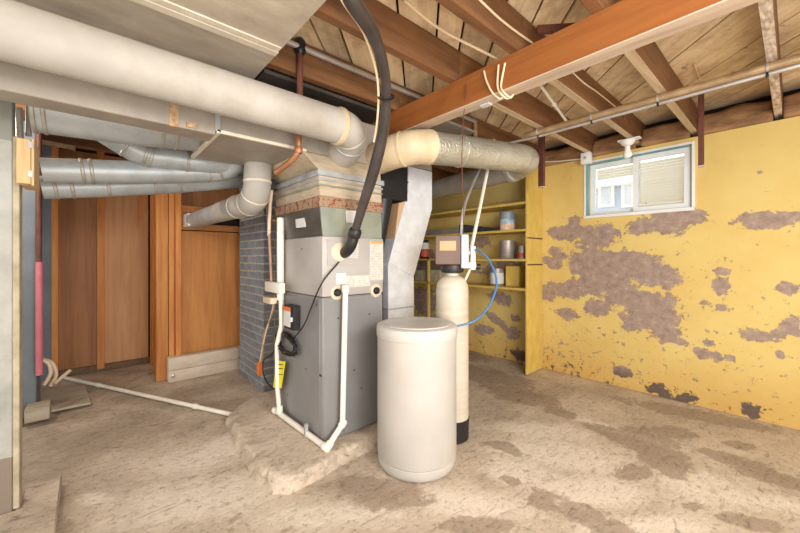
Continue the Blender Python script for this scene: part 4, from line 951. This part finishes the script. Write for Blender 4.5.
can(499, 516, 240.5, 1.24, 'large plain tin paint can on the middle shelf', 'tin')
can(517.5, 526.5, 246, 1.24, 'small tin can with a red label band on the middle shelf', 'tin', ((.15, .45, 'label_red'),), x=3.60)
can(489.5, 504.5, 268.5, .92, 'tin can with white label on the lowest shelf', 'tin', ((.12, .75, 'paper'),), x=3.66)
can(420.5, 428.5, 240, 1.24, 'dark tin can with pale label at far left of the middle shelf', 'black_metal', ((.1, .45, 'label_red'), (.5, .85, 'paper')), x=3.60)
def prop(name, label, cat, m, u0, u1, v0, z, x=3.62, dx=.14):
    a, b = PX(u0, v0, x), PX(u1, v0, x); zt = PX((u0 + u1) / 2, v0, x).z
    return tag(MB().box(x, x + dx, b.y, a.y, z, zt).build(name, m, bevel=.005), label, cat)
prop('yellow_carton', 'yellow carton beside the can on the lowest shelf', 'box', 'yellow_board', 505.5, 519, 266, .92, 3.68)
t = prop('faded_carton', 'grey faded carton at the left of the lowest shelf', 'box', 'carton', 415, 423, 270, .92, 3.56)
t = prop('faded_carton', 'cream faded carton right of the grey one on lowest shelf', 'box', 'carton', 423.6, 440, 270, .92, 3.56)
prop('grey_plank', 'long grey board lying on the upper shelf', 'board', 'galv_dull', 424, 458, 229.5, 1.565, 3.58, .12)
a, b = PX(458, 222, 3.6), PX(499, 231, 3.6)
tag(MB().hexa([(3.58, b.y, 1.566), (3.74, b.y, 1.566), (3.74, a.y, 1.566), (3.58, a.y, 1.566)], [(3.60, b.y, 1.60), (3.72, b.y, 1.60), (3.70, a.y, 1.66), (3.62, a.y, 1.70)]).build('folded_cloth', 'grey_cloth', bevel=.012), 'black folded cloth bag on the upper shelf beside the jar', 'bag')

# ================================================================== LEFT CORNER
wx = thing('wooden_box', (-.33, 2.75, 1.6), 'pale wooden box with hinged side on the left post', 'box')
yb0 = 2.395
a = PY(16, 137, yb0); b = PY(31, 184, yb0); hx = b.x
MB().box(a.x, hx, yb0, yb0 + .068, b.z, a.z).build('box_front', 'pale_wood', wx, bevel=.003)
MB().box(hx + .001, hx + .011, yb0 - .002, 2.62, b.z - .008, a.z + .004).build('hinged_door', 'pale_wood', wx, bevel=.002)
MB().box(-.248, hx, 2.47, 2.62, b.z, a.z).build('box_body', 'pale_wood', wx, bevel=.002)
for f in (.15, .8):
    MB().box(hx - .010, hx + .006, yb0 - .007, yb0 - .001, b.z + (a.z - b.z) * f, b.z + (a.z - b.z) * f + .03).build('hinge', 'steel', wx)
rp_ = thing('red_pipe', PT(39.5, 375, 2.72), 'vertical dark red pipe with pink lower sleeve by the blue column', 'pipe')
yr = 3.82
MB().tube([PY(39.2, 375, yr), PY(39.2, 262, yr)], .021, 14).build('pink_sleeve', 'pink', rp_)
MB().tube([PY(39, 268, yr), PY(39, 118, yr)], .017, 14).build('upper_pipe', 'rust', rp_)
yq = 2.62
g2 = thing('grey_riser', PY(28, 135, yq), 'grey pipe with brace above the wooden box', 'pipe')
MB().tube([PY(28.5, 136, yq), PY(29, 86, yq)], .012, 12).build('pipe', 'galv_dull', g2)
MB().tube([PY(29.5, 103, yq), PY(44, 92, yq)], .008, 10).build('brace', 'galv_dull', g2)
MB().tube([PY(20, 138, yq), PY(19, 108, yq)], .014, 12).build('flexible_pipe', 'seam', g2)
# floor clutter at left
p0, p1 = PZ(66, 378, .03), PZ(250, 418.5, .02)
fp = thing('floor_pipe', (p0 + p1) / 2, 'long white plastic pipe lying on the concrete floor', 'pipe')
MB().tube([p0, p1], .017, 14).build('pipe', 'pvc', fp)
for f in (.22, .76): ring(fp, Vector(p0).lerp(Vector(p1), f), Vector(p1) - Vector(p0), .017, 'pvc', .03, .006, 'coupling')
hs_ = thing('white_hose', PZ(48, 385, 0), 'looped white hose hanging at the foot of the blue column', 'hose')
yl = 3.98
MB().tube(bez([PY(42, 360, yl), PY(49, 364, yl), PY(50.5, 374, yl), PY(44, 385, yl)], 6), .014, 10).build('hose_loop', 'pvc_beige', hs_)
MB().tube(bez([PY(42, 359, yl + .05), PY(52, 363, yl + .05), PY(56, 375, yl + .05), PY(50, 386, yl + .05)], 6), .014, 10).build('hose_loop', 'pvc_beige', hs_)
MB().tube([PY(54, 384, yl + .03), PY(70, 370.5, yl + .12)], .014, 10).build('hose_end', 'pvc_beige', hs_)
def flat(name, label, cat, m, q, z0, th):
    return tag(MB().prism([(p.x, p.y, z0) for p in [PZ(u, v, z0 + th) for u, v in q]], (0, 0, th)).build(name, m, bevel=.003), label, cat)
flat('floor_board', 'large weathered board lying on the floor by the blue column', 'board', 'grey_wood', [(37, 413), (91, 402), (85, 385), (45, 391)], 0.015, .02)
tag(MB().box(PZ(37, 412, .05).x - .05, PZ(54, 400, .05).x, 3.72, 3.88, .04, .14).build('wooden_block', 'grey_wood', bevel=.004), 'pale wooden block standing on the floor board', 'block')
flat('wood_strip', 'thin brown strip of wood under the floor board edge', 'board', 'brown_wood', [(20, 426), (50, 418), (50, 411), (20, 418)], 0.0, .014)
tag(MB().prism([(-.115, 1.7, 0), (-.115, 2.69, 0), (-.25, 2.69, 0), (-.25, 2.464, 0), (-.8, 2.464, 0), (-.8, 1.7, 0)], (0, 0, .05)).build('concrete_slab', 'concrete', bevel=.006), 'low concrete slab around the foot of the left post', 'slab')
# torn copper-coloured flashing scrap above the long ducts, and a tin plate under the beam
tag(MB().bar(PY(55, 144, 4.6) - Vector((.14, 0, -.005)), PY(55, 144, 4.6) + Vector((.14, 0, -.012)), .05, .035).build('flashing_scrap', 'tape'), 'torn copper-coloured scrap lying in the dark above the long ducts', 'scrap')
p = PX(486, 110, 1.72)
tag(MB().box(p.x - .02, p.x + .018, p.y - .03, p.y + .03, 2.132, 2.1405).build('tin_plate', 'galv_bright'), 'small tin plate nailed under the orange beam', 'plate')
